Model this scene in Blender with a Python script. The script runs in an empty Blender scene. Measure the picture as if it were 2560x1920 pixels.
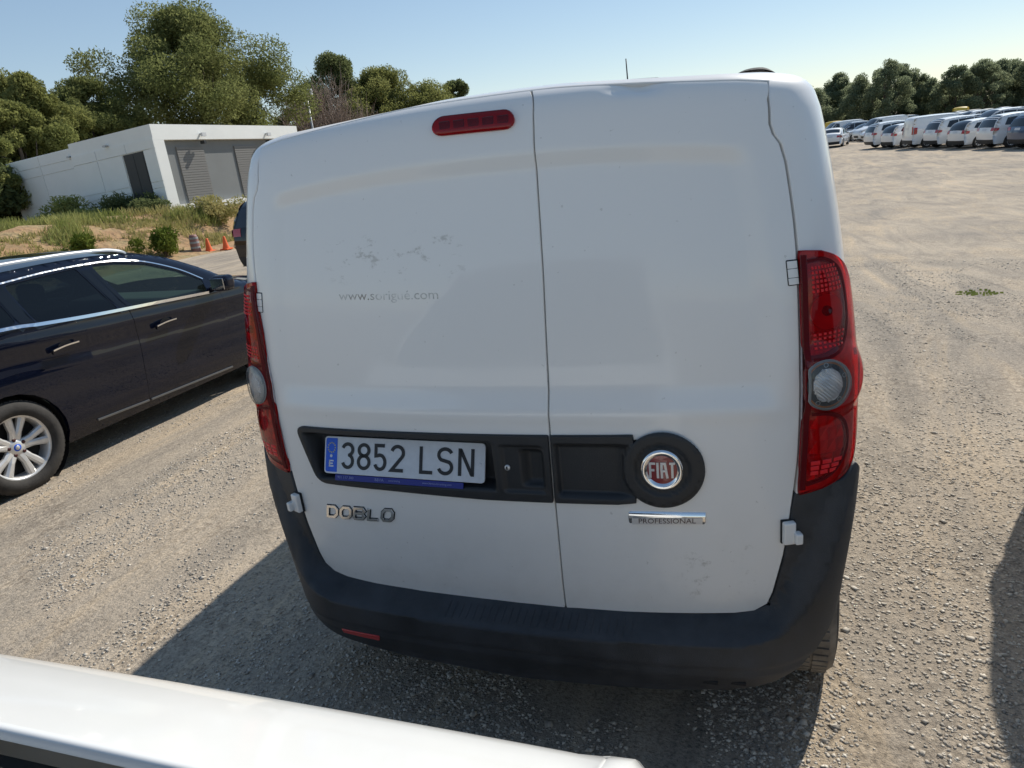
import bpy, bmesh, math, random, bisect
import numpy as np
from mathutils import Vector, Matrix, geometry as mgeo, noise as mnoise
random.seed(7); RNG = np.random.default_rng(7)
scene = bpy.context.scene
COL = scene.collection
# ------------------------------------------------------------------ camera
def camera():
    loc = Vector((0.6623, -1.6679, 1.7550)); yaw, pitch, roll = 0.3491, 0.3209, -0.1164
    f = Vector((-math.sin(yaw)*math.cos(pitch), math.cos(yaw)*math.cos(pitch), -math.sin(pitch)))
    r0 = Vector((math.cos(yaw), math.sin(yaw), 0)); u0 = r0.cross(f)
    r = math.cos(roll)*r0 + math.sin(roll)*u0; u = -math.sin(roll)*r0 + math.cos(roll)*u0
    cd = bpy.data.cameras.new('camera'); co = bpy.data.objects.new('camera', cd); COL.objects.link(co)
    m = Matrix((r, u, -f)).transposed().to_4x4(); m.translation = loc; co.matrix_world = m
    cd.sensor_fit = 'HORIZONTAL'; cd.sensor_width = 36; cd.lens = 36*1791.2/2560
    cd.clip_start = 0.05; cd.clip_end = 3000
    scene.camera = co
camera()
# ------------------------------------------------------------------ sky, sun, exposure
SUN = Vector((0.46, 1.0, 1.0)).normalized()
SUN_EL = math.asin(SUN.z); SUN_AZ = math.atan2(SUN.x, SUN.y)
world = bpy.data.worlds.new('World'); scene.world = world; world.use_nodes = True
wn = world.node_tree; wn.nodes.clear()
sky = wn.nodes.new('ShaderNodeTexSky'); sky.sky_type = 'NISHITA'; sky.sun_disc = False
sky.sun_elevation = SUN_EL; sky.sun_rotation = SUN_AZ; sky.air_density = 1.0; sky.dust_density = 0.0; sky.ozone_density = 1.8; sky.altitude = 600
bg = wn.nodes.new('ShaderNodeBackground'); bg.inputs['Strength'].default_value = 0.134
wo = wn.nodes.new('ShaderNodeOutputWorld')
sg = wn.nodes.new('ShaderNodeGamma'); sg.inputs[1].default_value = 0.65      # softens the contrast of the whole sky
hs = wn.nodes.new('ShaderNodeHueSaturation'); hs.inputs['Saturation'].default_value = 1.18
wn.links.new(sky.outputs[0], sg.inputs[0]); wn.links.new(sg.outputs[0], hs.inputs['Color']); wn.links.new(hs.outputs[0], bg.inputs[0]); wn.links.new(bg.outputs[0], wo.inputs[0])
sl = bpy.data.lights.new('sun', 'SUN'); sl.energy = 3.08; sl.angle = math.radians(0.53); sl.color = (1.0, 0.945, 0.85)
so = bpy.data.objects.new('sun', sl); COL.objects.link(so); so.rotation_euler = (-SUN).to_track_quat('-Z', 'Y').to_euler()
so.location = (20, 40, 40)
vs = scene.view_settings; vs.view_transform = 'Standard'; vs.look = 'None'; vs.gamma = 1; vs.exposure = 0.68; vs.use_curve_mapping = False
# ------------------------------------------------------------------ materials
MAT = {}
def nodes(name):
    m = bpy.data.materials.new(name); m.use_nodes = True
    n = m.node_tree; b = n.nodes['Principled BSDF']; MAT[name] = m
    return m, n, b
def N(n, typ, **kw):
    x = n.nodes.new(typ)
    for k, v in kw.items():
        if k in x.inputs: x.inputs[k].default_value = v
        else: setattr(x, k, v)
    return x
def ramp(n, fac, stops):
    r = n.nodes.new('ShaderNodeValToRGB'); e = r.color_ramp.elements
    while len(e) < len(stops): e.new(0.5)
    for i, (p, c) in enumerate(stops):
        e[i].position = p; e[i].color = (c[0], c[1], c[2], 1) if len(c) == 3 else c
    n.links.new(fac, r.inputs[0]); return r
def simple(name, col, rough=0.5, metal=0.0, coat=0.0, coat_rough=0.03, var=0.0, vscale=4.0, bump=0.0, bscale=80.0, spec=0.5, rvar=0.0):
    m, n, b = nodes(name)
    b.inputs['Base Color'].default_value = (*col, 1); b.inputs['Roughness'].default_value = rough
    b.inputs['Metallic'].default_value = metal; b.inputs['Coat Weight'].default_value = coat
    b.inputs['Coat Roughness'].default_value = coat_rough; b.inputs['Specular IOR Level'].default_value = spec
    if var or bump or rvar:
        tc = N(n, 'ShaderNodeTexCoord')
    if var or rvar:
        t = N(n, 'ShaderNodeTexNoise', Scale=vscale, Detail=6.0, Roughness=0.62); n.links.new(tc.outputs['Object'], t.inputs['Vector'])
    if var:
        lo = tuple(max(0, c*(1-var)) for c in col); hi = tuple(min(1, c*(1+var)) for c in col)
        r = ramp(n, t.outputs['Fac'], [(0.3, lo), (0.7, hi)]); n.links.new(r.outputs[0], b.inputs['Base Color'])
    if rvar:
        mr = N(n, 'ShaderNodeMapRange'); mr.inputs['From Min'].default_value = 0.3; mr.inputs['From Max'].default_value = 0.7
        mr.inputs['To Min'].default_value = max(0, rough-rvar); mr.inputs['To Max'].default_value = min(1, rough+rvar)
        n.links.new(t.outputs['Fac'], mr.inputs['Value']); n.links.new(mr.outputs[0], b.inputs['Roughness'])
    if bump:
        t2 = N(n, 'ShaderNodeTexNoise', Scale=bscale, Detail=4.0); n.links.new(tc.outputs['Object'], t2.inputs['Vector'])
        bp = N(n, 'ShaderNodeBump', Strength=bump, Distance=0.01); n.links.new(t2.outputs['Fac'], bp.inputs['Height']); n.links.new(bp.outputs[0], b.inputs['Normal'])
    return m
def van_paint():
    m, n, b = nodes('van_white_paint')
    tc = N(n, 'ShaderNodeTexCoord'); sep = N(n, 'ShaderNodeSeparateXYZ'); n.links.new(tc.outputs['Object'], sep.inputs[0])
    def math_(op, a, bb=None, c=None):
        x = N(n, 'ShaderNodeMath', operation=op)
        for i, v in enumerate((a, bb, c)):
            if v is None: continue
            if isinstance(v, (int, float)): x.inputs[i].default_value = v
            else: n.links.new(v, x.inputs[i])
        return x.outputs[0]
    def mr(v, a, bb, c=0.0, d=1.0):
        x = N(n, 'ShaderNodeMapRange', interpolation_type='SMOOTHSTEP'); n.links.new(v, x.inputs['Value'])
        for k, q in zip(('From Min', 'From Max', 'To Min', 'To Max'), (a, bb, c, d)): x.inputs[k].default_value = q
        return x.outputs[0]
    def noise(scale, det=5, rough=0.6, sx=1, sy=1, sz=1):
        mp = N(n, 'ShaderNodeMapping'); mp.inputs['Scale'].default_value = (sx, sy, sz); n.links.new(tc.outputs['Object'], mp.inputs[0])
        t = N(n, 'ShaderNodeTexNoise', Scale=scale, Detail=float(det), Roughness=rough); n.links.new(mp.outputs[0], t.inputs['Vector']); return t.outputs['Fac']
    X, Y, Z = sep.outputs
    # road dust thickening towards the bumper, glue marks of removed lettering, scuffs low on the right door
    dust = math_('MULTIPLY', mr(Z, 0.95, 0.45), mr(noise(7, 7, 0.7), 0.42, 0.75))
    inx = math_('MULTIPLY', mr(X, -0.50, -0.42), mr(X, -0.03, -0.10)); inz = math_('MULTIPLY', mr(Z, 1.43, 1.47), mr(Z, 1.58, 1.54))
    glue = math_('MULTIPLY', math_('MULTIPLY', inx, inz), mr(noise(24, 5, 0.68, 1.0, 1.0, 1.7), 0.56, 0.68))
    sx = math_('MULTIPLY', mr(X, 0.44, 0.52), mr(X, 0.68, 0.62)); sz = math_('MULTIPLY', mr(Z, 0.52, 0.58), mr(Z, 0.74, 0.68))
    scuff = math_('MULTIPLY', math_('MULTIPLY', sx, sz), mr(noise(28, 6, 0.75), 0.56, 0.68))
    speck = mr(noise(60, 2, 0.5), 0.735, 0.77)
    tot = math_('MAXIMUM', math_('MULTIPLY', dust, 0.16), math_('MAXIMUM', math_('MULTIPLY', glue, 0.62), math_('MAXIMUM', math_('MULTIPLY', scuff, 0.6), math_('MULTIPLY', speck, 0.35))))
    mix = N(n, 'ShaderNodeMix', data_type='RGBA'); mix.inputs[6].default_value = (0.84, 0.81, 0.765, 1); mix.inputs[7].default_value = (0.42, 0.385, 0.33, 1)
    n.links.new(tot, mix.inputs[0]); n.links.new(mix.outputs[2], b.inputs['Base Color'])
    b.inputs['Roughness'].default_value = 0.38; b.inputs['Coat Weight'].default_value = 0.65; b.inputs['Coat IOR'].default_value = 1.5
    n.links.new(mr(noise(3.0, 5), 0.3, 0.75, 0.03, 0.11), b.inputs['Coat Roughness'])
    bp = N(n, 'ShaderNodeBump', Strength=0.05, Distance=0.02); n.links.new(noise(5.0, 2), bp.inputs['Height']); n.links.new(bp.outputs[0], b.inputs['Coat Normal'])
    return m
van_paint()
def gravel_mat():
    m, n, b = nodes('gravel_ground')
    tc = N(n, 'ShaderNodeTexCoord')
    def noise(scale, det=6, rough=0.6, s=(1, 1, 1), dist=0.0):
        mp = N(n, 'ShaderNodeMapping'); mp.inputs['Scale'].default_value = s; n.links.new(tc.outputs['Object'], mp.inputs[0])
        t = N(n, 'ShaderNodeTexNoise', Scale=scale, Detail=float(det), Roughness=rough, Distortion=dist); n.links.new(mp.outputs[0], t.inputs['Vector']); return t.outputs['Fac']
    base = ramp(n, noise(0.55, 8, 0.65, (1, .55, 1), 0.6), [(0.30, (0.295, 0.258, 0.215)), (0.5, (0.39, 0.33, 0.26)), (0.70, (0.485, 0.405, 0.31))])
    fine = ramp(n, noise(70, 5, 0.75), [(0.32, (0.30, 0.30, 0.31)), (0.48, (1, 1, 1)), (0.70, (1.35, 1.33, 1.3))])
    fine.color_ramp.interpolation = 'LINEAR'
    mul = N(n, 'ShaderNodeMix', data_type='RGBA', blend_type='MULTIPLY'); mul.inputs[0].default_value = 0.8
    n.links.new(base.outputs[0], mul.inputs[6]); n.links.new(fine.outputs[0], mul.inputs[7])
    vo = N(n, 'ShaderNodeTexVoronoi', Scale=42.0); n.links.new(tc.outputs['Object'], vo.inputs['Vector'])
    vr = ramp(n, vo.outputs['Color'], [(0.0, (0.62, 0.6, 0.58)), (0.6, (1, 1, 1)), (1.0, (1.35, 1.33, 1.28))])
    gm = ramp(n, noise(1.4, 6, 0.7), [(0.42, (0, 0, 0)), (0.62, (1, 1, 1))])
    mul2 = N(n, 'ShaderNodeMix', data_type='RGBA', blend_type='MULTIPLY'); n.links.new(gm.outputs[0], mul2.inputs[0])
    n.links.new(mul.outputs[2], mul2.inputs[6]); n.links.new(vr.outputs[0], mul2.inputs[7])
    # pale wheel ruts running across the lot
    rr = ramp(n, noise(1.5, 9, 0.72, (1.3, 0.22, 1), 1.0), [(0.34, (0.70, 0.72, 0.75)), (0.5, (1.0, 1.0, 1.0)), (0.64, (1.20, 1.14, 1.04))])
    mul3 = N(n, 'ShaderNodeMix', data_type='RGBA', blend_type='MULTIPLY'); mul3.inputs[0].default_value = 1.0
    n.links.new(mul2.outputs[2], mul3.inputs[6]); n.links.new(rr.outputs[0], mul3.inputs[7])
    n.links.new(mul3.outputs[2], b.inputs['Base Color']); b.inputs['Roughness'].default_value = 0.95; b.inputs['Specular IOR Level'].default_value = 0.2
    add = N(n, 'ShaderNodeMath', operation='ADD'); n.links.new(noise(90, 4, 0.7), add.inputs[0])
    m2 = N(n, 'ShaderNodeMath', operation='MULTIPLY'); n.links.new(noise(14, 5, 0.6), m2.inputs[0]); m2.inputs[1].default_value = 1.6; n.links.new(m2.outputs[0], add.inputs[1])
    bp = N(n, 'ShaderNodeBump', Strength=0.75, Distance=0.012); n.links.new(add.outputs[0], bp.inputs['Height']); n.links.new(bp.outputs[0], b.inputs['Normal'])
gravel_mat()
def leaf_mat(name, c1, c2, scale=0.5, trans=0.25):
    m, n, b = nodes(name)
    tc = N(n, 'ShaderNodeTexCoord'); t = N(n, 'ShaderNodeTexNoise', Scale=scale, Detail=5.0, Roughness=0.7); n.links.new(tc.outputs['Object'], t.inputs['Vector'])
    r = ramp(n, t.outputs['Fac'], [(0.35, c1), (0.65, c2)]); n.links.new(r.outputs[0], b.inputs['Base Color'])
    b.inputs['Roughness'].default_value = 0.85; b.inputs['Specular IOR Level'].default_value = 0.08
    tr = N(n, 'ShaderNodeBsdfTranslucent'); n.links.new(r.outputs[0], tr.inputs[0]); mx = N(n, 'ShaderNodeMixShader'); mx.inputs[0].default_value = trans
    n.links.new(b.outputs[0], mx.inputs[1]); n.links.new(tr.outputs[0], mx.inputs[2]); n.links.new(mx.outputs[0], n.nodes['Material Output'].inputs[0])
leaf_mat('pine_needles', (0.165, 0.19, 0.066), (0.24, 0.255, 0.098), 0.35, 0.58)
leaf_mat('pine_needles_light', (0.20, 0.22, 0.07), (0.28, 0.285, 0.105), 0.4, 0.58)
leaf_mat('dark_foliage', (0.13, 0.16, 0.07), (0.20, 0.225, 0.095), 0.3, 0.56)
leaf_mat('hazed_foliage', (0.20, 0.235, 0.14), (0.29, 0.32, 0.19), 0.25, 0.6)  # distance haze on the far trees is put into this paler leaf colour
leaf_mat('shrub_leaves', (0.10, 0.14, 0.022), (0.20, 0.23, 0.045), 2.0)
leaf_mat('dry_grass', (0.30, 0.29, 0.10), (0.46, 0.40, 0.18), 0.9, 0.4)
leaf_mat('green_grass', (0.22, 0.26, 0.07), (0.40, 0.39, 0.15), 0.9, 0.4)
simple('bark', (0.10, 0.075, 0.055), 0.9, var=0.4, vscale=6, bump=0.6, bscale=20)
simple('dry_twigs', (0.22, 0.17, 0.14), 0.9, var=0.3)
def soil():
    m, n, b = nodes('orange_soil'); tc = N(n, 'ShaderNodeTexCoord')
    t = N(n, 'ShaderNodeTexNoise', Scale=0.7, Detail=8.0, Roughness=0.7); n.links.new(tc.outputs['Object'], t.inputs['Vector'])
    r = ramp(n, t.outputs['Fac'], [(0.3, (0.20, 0.15, 0.075)), (0.45, (0.34, 0.205, 0.105)), (0.55, (0.38, 0.25, 0.13)), (0.68, (0.28, 0.24, 0.12))]); n.links.new(r.outputs[0], b.inputs['Base Color'])
    b.inputs['Roughness'].default_value = 1.0
    t2 = N(n, 'ShaderNodeTexNoise', Scale=5.0, Detail=8.0); n.links.new(tc.outputs['Object'], t2.inputs['Vector'])
    bp = N(n, 'ShaderNodeBump', Strength=0.8, Distance=0.15); n.links.new(t2.outputs['Fac'], bp.inputs['Height']); n.links.new(bp.outputs[0], b.inputs['Normal'])
soil()
def pebble_mat():
    m, n, b = nodes('pebbles'); tc = N(n, 'ShaderNodeTexCoord')
    v = N(n, 'ShaderNodeTexVoronoi', Scale=60.0); n.links.new(tc.outputs['Object'], v.inputs['Vector'])
    r = ramp(n, v.outputs['Color'], [(0.1, (0.26, 0.235, 0.205)), (0.45, (0.43, 0.38, 0.315)), (0.9, (0.66, 0.605, 0.52))]); n.links.new(r.outputs[0], b.inputs['Base Color']); b.inputs['Roughness'].default_value = 0.9
pebble_mat()
def lens(name, col, rough=0.05, fac=0.0):
    # coloured clear plastic: tinted straight-through light plus a glossy surface
    m = bpy.data.materials.new(name); m.use_nodes = True; n = m.node_tree; n.nodes.clear(); MAT[name] = m
    o = N(n, 'ShaderNodeOutputMaterial'); tr = N(n, 'ShaderNodeBsdfTransparent'); tr.inputs[0].default_value = (*col, 1)
    gl = N(n, 'ShaderNodeBsdfGlossy'); gl.inputs['Roughness'].default_value = rough
    df = N(n, 'ShaderNodeBsdfDiffuse'); df.inputs[0].default_value = (*[c*0.55 for c in col], 1)
    m1 = N(n, 'ShaderNodeMixShader'); m1.inputs[0].default_value = fac; n.links.new(tr.outputs[0], m1.inputs[1]); n.links.new(df.outputs[0], m1.inputs[2])
    fr = N(n, 'ShaderNodeFresnel', IOR=1.5); mx = N(n, 'ShaderNodeMixShader'); n.links.new(fr.outputs[0], mx.inputs[0]); n.links.new(m1.outputs[0], mx.inputs[1]); n.links.new(gl.outputs[0], mx.inputs[2]); n.links.new(mx.outputs[0], o.inputs[0])
lens('red_lens', (0.95, 0.020, 0.026), 0.04, 0.20); lens('brake_lens', (0.95, 0.03, 0.04), 0.05, 0.12); lens('clear_lens', (0.9, 0.92, 0.93), 0.05, 0.08); lens('window_glass', (0.38, 0.50, 0.44), 0.02, 0.03); lens('tinted_glass', (0.06, 0.075, 0.085), 0.02, 0.05)
simple('black_plastic', (0.020, 0.021, 0.023), 0.52, bump=0.12, bscale=350, var=0.25, vscale=6, rvar=0.08)
simple('bumper_plastic', (0.038, 0.040, 0.044), 0.55, bump=0.25, bscale=420, var=0.45, vscale=9, rvar=0.12)
simple('rubber', (0.018, 0.018, 0.018), 0.8, var=0.3, bump=0.2, bscale=60)
simple('tyre_rubber', (0.035, 0.032, 0.029), 0.85, var=0.45, vscale=12, bump=0.2, bscale=80)
simple('dusty_tread', (0.20, 0.175, 0.145), 0.95, var=0.4, vscale=14, bump=0.4, bscale=60)
simple('seal_grey', (0.30, 0.31, 0.31), 0.6, var=0.3, vscale=20)
simple('dark_gap', (0.012, 0.012, 0.013), 0.8)
simple('chrome', (0.82, 0.82, 0.82), 0.10, 1.0, rvar=0.06, vscale=40)
simple('reflector_silver', (0.80, 0.80, 0.80), 0.22, 1.0)
simple('alloy', (0.70, 0.69, 0.67), 0.32, 0.45, var=0.08, vscale=20)
simple('plate_white', (0.62, 0.63, 0.65), 0.35, coat=0.4, var=0.06, vscale=40)
simple('plate_black', (0.012, 0.012, 0.014), 0.45)
simple('plate_blue', (0.005, 0.10, 0.62), 0.4)
simple('sticker_blue', (0.012, 0.022, 0.22), 0.4)
simple('sticker_text', (0.25, 0.28, 0.55), 0.5)
simple('star_yellow', (0.45, 0.42, 0.2), 0.5)
simple('emblem_red', (0.22, 0.008, 0.014), 0.3, coat=1.0, var=0.2, vscale=30)
simple('letter_silver', (0.62, 0.61, 0.60), 0.35, 0.35)
simple('letter_dark', (0.05, 0.02, 0.02), 0.5)
simple('reflector_red', (0.62, 0.02, 0.02), 0.25, coat=1.0)
simple('lens_rib', (0.74, 0.025, 0.03), 0.3, spec=0.25)
simple('lens_shade', (0.11, 0.005, 0.008), 0.4, spec=0.1)
simple('amber', (0.50, 0.16, 0.03), 0.4)
simple('lamp_dark', (0.05, 0.006, 0.006), 0.4)
simple('lamp_housing', (0.72, 0.66, 0.66), 0.4, var=0.25, vscale=40)
simple('lamp_bezel_dark', (0.06, 0.012, 0.014), 0.35)
simple('dark_blue_paint', (0.004, 0.006, 0.016), 0.35, 0.0, coat=1.0, var=0.15, vscale=3, spec=0.0)
simple('black_paint', (0.005, 0.006, 0.008), 0.3, coat=1.0, spec=0.0)
simple('white_paint', (0.78, 0.785, 0.775), 0.4, coat=1.0, var=0.03, vscale=3)
simple('silver_paint', (0.42, 0.43, 0.44), 0.35, 0.5, coat=1.0)
simple('grey_paint', (0.14, 0.15, 0.16), 0.35, 0.4, coat=1.0)
simple('blue_paint', (0.05, 0.09, 0.17), 0.35, 0.2, coat=1.0)
simple('yellow_paint', (0.62, 0.42, 0.04), 0.4, coat=0.6)
simple('hood_white', (0.80, 0.80, 0.775), 0.42, coat=1.0, coat_rough=0.06, var=0.03, vscale=4)
simple('far_glass', (0.012, 0.015, 0.018), 0.05, spec=0.8)
simple('interior', (0.10, 0.10, 0.105), 0.8)
simple('headliner', (0.35, 0.35, 0.33), 0.9)
simple('tail_red', (0.42, 0.014, 0.016), 0.2, coat=1.0)
simple('bowl_silver', (0.80, 0.78, 0.78), 0.25, 0.35)
simple('cowl_grey', (0.055, 0.062, 0.066), 0.6, bump=0.1, bscale=200)
simple('cowl_bar', (0.40, 0.41, 0.40), 0.5, var=0.1)
simple('building_white', (0.82, 0.83, 0.80), 0.75, var=0.04, vscale=0.8, bump=0.05, bscale=10)
simple('building_grey', (0.19, 0.20, 0.20), 0.7, var=0.06, vscale=0.8)
simple('shutter_grey', (0.20, 0.195, 0.185), 0.6)
simple('door_dark', (0.030, 0.033, 0.035), 0.5)
simple('plinth_grey', (0.17, 0.17, 0.165), 0.9, var=0.2)
simple('cone_orange', (0.78, 0.13, 0.025), 0.55)
simple('barrier_brown', (0.26, 0.13, 0.11), 0.6)
simple('pole_grey', (0.42, 0.43, 0.44), 0.5, 0.6)
simple('floodlight', (0.62, 0.63, 0.64), 0.4)
simple('ghost_letter', (0.42, 0.38, 0.33), 0.6)
def ghost():
    m, n, b = nodes('glue_residue'); b.inputs['Base Color'].default_value = (0.36, 0.32, 0.27, 1); b.inputs['Roughness'].default_value = 0.6
    tc = N(n, 'ShaderNodeTexCoord'); t = N(n, 'ShaderNodeTexNoise', Scale=26.0, Detail=4.0, Roughness=0.7); n.links.new(tc.outputs['Object'], t.inputs['Vector'])
    r = ramp(n, t.outputs['Fac'], [(0.36, (0.03, 0.03, 0.03)), (0.66, (0.55, 0.55, 0.55))]); n.links.new(r.outputs[0], b.inputs['Alpha'])
ghost()
# ------------------------------------------------------------------ object helpers
def mesh_obj(name, verts, faces, mat, parent=None, normals=None, smooth=True, mats=None, fmat=None):
    me = bpy.data.meshes.new(name); me.from_pydata([tuple(v) for v in verts], [], faces)
    for k in (mats or [mat]): me.materials.append(MAT[k])
    if fmat is not None: me.polygons.foreach_set('material_index', fmat)
    if smooth: me.polygons.foreach_set('use_smooth', [True]*len(me.polygons))
    me.update()
    if normals is not None: me.normals_split_custom_set_from_vertices([tuple(x) for x in normals])
    o = bpy.data.objects.new(name, me); COL.objects.link(o)
    if parent: o.parent = parent
    return o
def thing(name, label, cat, loc=(0, 0, 0), rz=0.0, group=None):
    o = bpy.data.objects.new(name, None); COL.objects.link(o); o.location = loc; o.rotation_euler = (0, 0, rz); o.empty_display_size = 0.2
    tag(o, label, cat, group); return o
def tag(o, label=None, cat=None, group=None, kind=None):
    if label: o['label'] = label
    if cat: o['category'] = cat
    if group: o['group'] = group
    if kind: o['kind'] = kind
    return o
def copy_tree(o, parent=None):
    c = o.copy(); COL.objects.link(c); c.parent = parent
    for ch in list(o.children): copy_tree(ch, c)
    return c
def interp(x, T):
    if x <= T[0][0]: return T[0][1]
    for (a, b), (c, d) in zip(T, T[1:]):
        if x <= c: return b+(d-b)*(x-a)/(c-a)
    return T[-1][1]
def sinterp(x, T):
    n = len(T)
    if x <= T[0][0]: return T[0][1]
    if x >= T[-1][0]: return T[-1][1]
    for i in range(n-1):
        if x <= T[i+1][0]:
            x0, y0 = T[i]; x1, y1 = T[i+1]; hh = x1-x0
            m0 = (T[i+1][1]-T[i-1][1])/(T[i+1][0]-T[i-1][0]) if i > 0 else (y1-y0)/hh
            m1 = (T[i+2][1]-T[i][1])/(T[i+2][0]-T[i][0]) if i+2 < n else (y1-y0)/hh
            t = (x-x0)/hh
            return (2*t**3-3*t*t+1)*y0+(t**3-2*t*t+t)*hh*m0+(-2*t**3+3*t*t)*y1+(t**3-t*t)*hh*m1
def sst(a, b, x):
    t = max(0.0, min(1.0, (x-a)/(b-a))); return t*t*(3-2*t)
def resample(poly, h, closed=True):
    out = []; n = len(poly)
    for i in range(n if closed else n-1):
        a = poly[i]; b = poly[(i+1) % n]; d = math.hypot(b[0]-a[0], b[1]-a[1]); k = max(1, int(math.ceil(d/h)))
        for j in range(k): out.append((a[0]+(b[0]-a[0])*j/k, a[1]+(b[1]-a[1])*j/k))
    if not closed: out.append(tuple(poly[-1]))
    return out
def fillet(poly, r):
    # r: one radius or one per corner
    out = []; n = len(poly)
    for i in range(n):
        p0, p1, p2 = [Vector(poly[(i+k-1) % n]) for k in range(3)]
        rr = r[i] if isinstance(r, (list, tuple)) else r
        a = (p0-p1); b = (p2-p1); la, lb = a.length, b.length
        if rr <= 0 or la < 1e-9 or lb < 1e-9: out.append(tuple(p1)); continue
        a /= la; b /= lb; ang = a.angle(b, math.pi)
        if ang > math.pi-0.02: out.append(tuple(p1)); continue
        t = min(rr/math.tan(ang/2), la*0.48, lb*0.48); q0 = p1+a*t; q2 = p1+b*t
        for k in range(7):
            s = k/6; out.append(tuple((1-s)**2*q0+2*s*(1-s)*p1+s*s*q2))
    return out
def spline(pts, k=6, closed=False):
    out = []; n = len(pts); P = [Vector(p) for p in pts]
    for i in range(n if closed else n-1):
        p1, p2 = P[i], P[(i+1) % n]
        p0 = P[i-1] if (i > 0 or closed) else p1; p3 = P[(i+2) % n] if (i+2 < n or closed) else p2
        for j in range(k):
            t = j/k
            out.append(tuple(0.5*((2*p1)+(p2-p0)*t+(2*p0-5*p1+4*p2-p3)*t*t+(3*p1-p0-3*p2+p3)*t**3)))
    if not closed: out.append(tuple(P[-1]))
    return out
def inside(poly, P):
    # vectorised even-odd test
    P = np.asarray(P, float); x, y = P[:, 0], P[:, 1]; q = np.asarray(poly, float); r = np.zeros(len(P), bool); n = len(q); j = n-1
    for i in range(n):
        xi, yi = q[i]; xj, yj = q[j]
        c = (yi > y) != (yj > y)
        if yi != yj: r ^= c & (x < (xj-xi)*(y-yi)/(yj-yi)+xi)
        j = i
    return r
def bdist(poly, P):
    P = np.asarray(P, float); d = np.full(len(P), 1e9); q = np.asarray(poly, float); n = len(q)
    for i in range(n):
        a = q[i]; b = q[(i+1) % n]; e = b-a; L = e@e
        t = np.clip(((P-a)@e)/(L+1e-12), 0, 1); d = np.minimum(d, np.hypot(*(P-(a+t[:, None]*e)).T))
    return d
def area(poly): return 0.5*sum(a[0]*b[1]-b[0]*a[1] for a, b in zip(poly, poly[1:]+poly[:1]))
def panel(name, outline, fmap, mat, parent=None, h=0.02, hv=None, holes=(), depth=0.012, bev=0.002, flip=1, pts=None, rim=True, extra=None):
    """sheet-metal panel: an outline in the surface's own (u, v), laid on fmap(u, v), with a rolled edge"""
    hv = hv or h
    out = resample([tuple(p) for p in outline], h)
    if area(out) < 0: out.reverse()
    hs = []
    for q in holes:
        q = resample([tuple(p) for p in q], h)
        if area(q) > 0: q.reverse()
        hs.append(q)
    loops = [out]+hs
    if pts is None:
        a = np.asarray(out); u0, v0 = a.min(0); u1, v1 = a.max(0)
        gu = np.arange(u0+h*.5, u1, h); gv = np.arange(v0+hv*.5, v1, hv)
        pts = np.array([(u, v) for v in gv for u in gu]) if len(gu) and len(gv) else np.zeros((0, 2))
    if len(pts):
        pts = pts[inside(out, pts)]
        for q in hs: pts = pts[~inside(q, pts)]
        for q in loops:
            if len(pts): pts = pts[bdist(q, pts) > 0.45*min(h, hv)]
    V = []; E = []
    for q in loops:
        b = len(V); V += [Vector(p) for p in q]; E += [(b+i, b+(i+1) % len(q)) for i in range(len(q))]
    V += [Vector((float(p[0]), float(p[1]))) for p in pts]
    r = mgeo.delaunay_2d_cdt(V, E, [], 0, 1e-7)
    v2, fcs, orig = r[0], r[2], r[3]
    C = np.array([[(v2[f[0]][k]+v2[f[1]][k]+v2[f[2]][k])/3 for k in (0, 1)] for f in fcs])
    ok = inside(out, C)
    for q in hs: ok &= ~inside(q, C)
    faces = [tuple(f) for f, k in zip(fcs, ok) if k]
    e = 1e-4
    def pn(u, v):
        p = Vector(fmap(u, v)); a = Vector(fmap(u+e, v))-Vector(fmap(u-e, v)); b = Vector(fmap(u, v+e))-Vector(fmap(u, v-e))
        n = a.cross(b)
        if n.length < 1e-14: n = Vector((0, 0, 1))
        return p, n.normalized()*flip
    verts = []; norms = []
    for v in v2:
        p, n = pn(v[0], v[1]); verts.append(p); norms.append(n)
    if flip < 0: faces = [f[::-1] for f in faces]
    if rim:
        idx = {}
        for i, oo in enumerate(orig):
            for k in oo: idx[k] = i
        base = 0
        for q in loops:
            n = len(q); ring0 = [idx[base+i] for i in range(n)]; base += n
            r1 = []; r2 = []
            for i in range(n):
                a, b, c = q[i-1], q[i], q[(i+1) % n]
                t = Vector((c[0]-a[0], c[1]-a[1])); t = t.normalized() if t.length > 0 else Vector((1, 0)); o2 = Vector((t.y, -t.x))
                p, nn = pn(b[0], b[1]); p1 = Vector(fmap(b[0]+o2.x*e*10, b[1]+o2.y*e*10))-p; p1 = p1.normalized() if p1.length > 0 else Vector((0, 0, 0))
                r1.append(len(verts)); verts.append(p+p1*bev-nn*bev); norms.append((p1+nn*0.15).normalized() if p1.length else nn)
                r2.append(len(verts)); verts.append(p+p1*bev-nn*depth); norms.append(p1 if p1.length else nn)
            for i in range(n):
                j = (i+1) % n
                for A, B in ((ring0, r1), (r1, r2)):
                    f = (A[i], B[i], B[j], A[j])
                    faces.append(f if flip > 0 else f[::-1])
    if extra:
        b = len(verts); verts += [Vector(v) for v in extra[0]]; faces += [tuple(i+b for i in f) for f in extra[1]]; norms += [Vector(v) for v in extra[2]]
    return mesh_obj(name, verts, faces, mat, parent, normals=norms)
def grid_obj(name, rows, mat, parent=None, closed=False, smooth=True, flip=False):
    nr, nc = len(rows), len(rows[0]); V = [p for r in rows for p in r]; F = []
    for i in range(nr-1):
        for j in range(nc if closed else nc-1):
            k = (j+1) % nc; f = (i*nc+j, i*nc+k, (i+1)*nc+k, (i+1)*nc+j); F.append(f[::-1] if flip else f)
    return mesh_obj(name, V, F, mat, parent, smooth=smooth)
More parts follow.
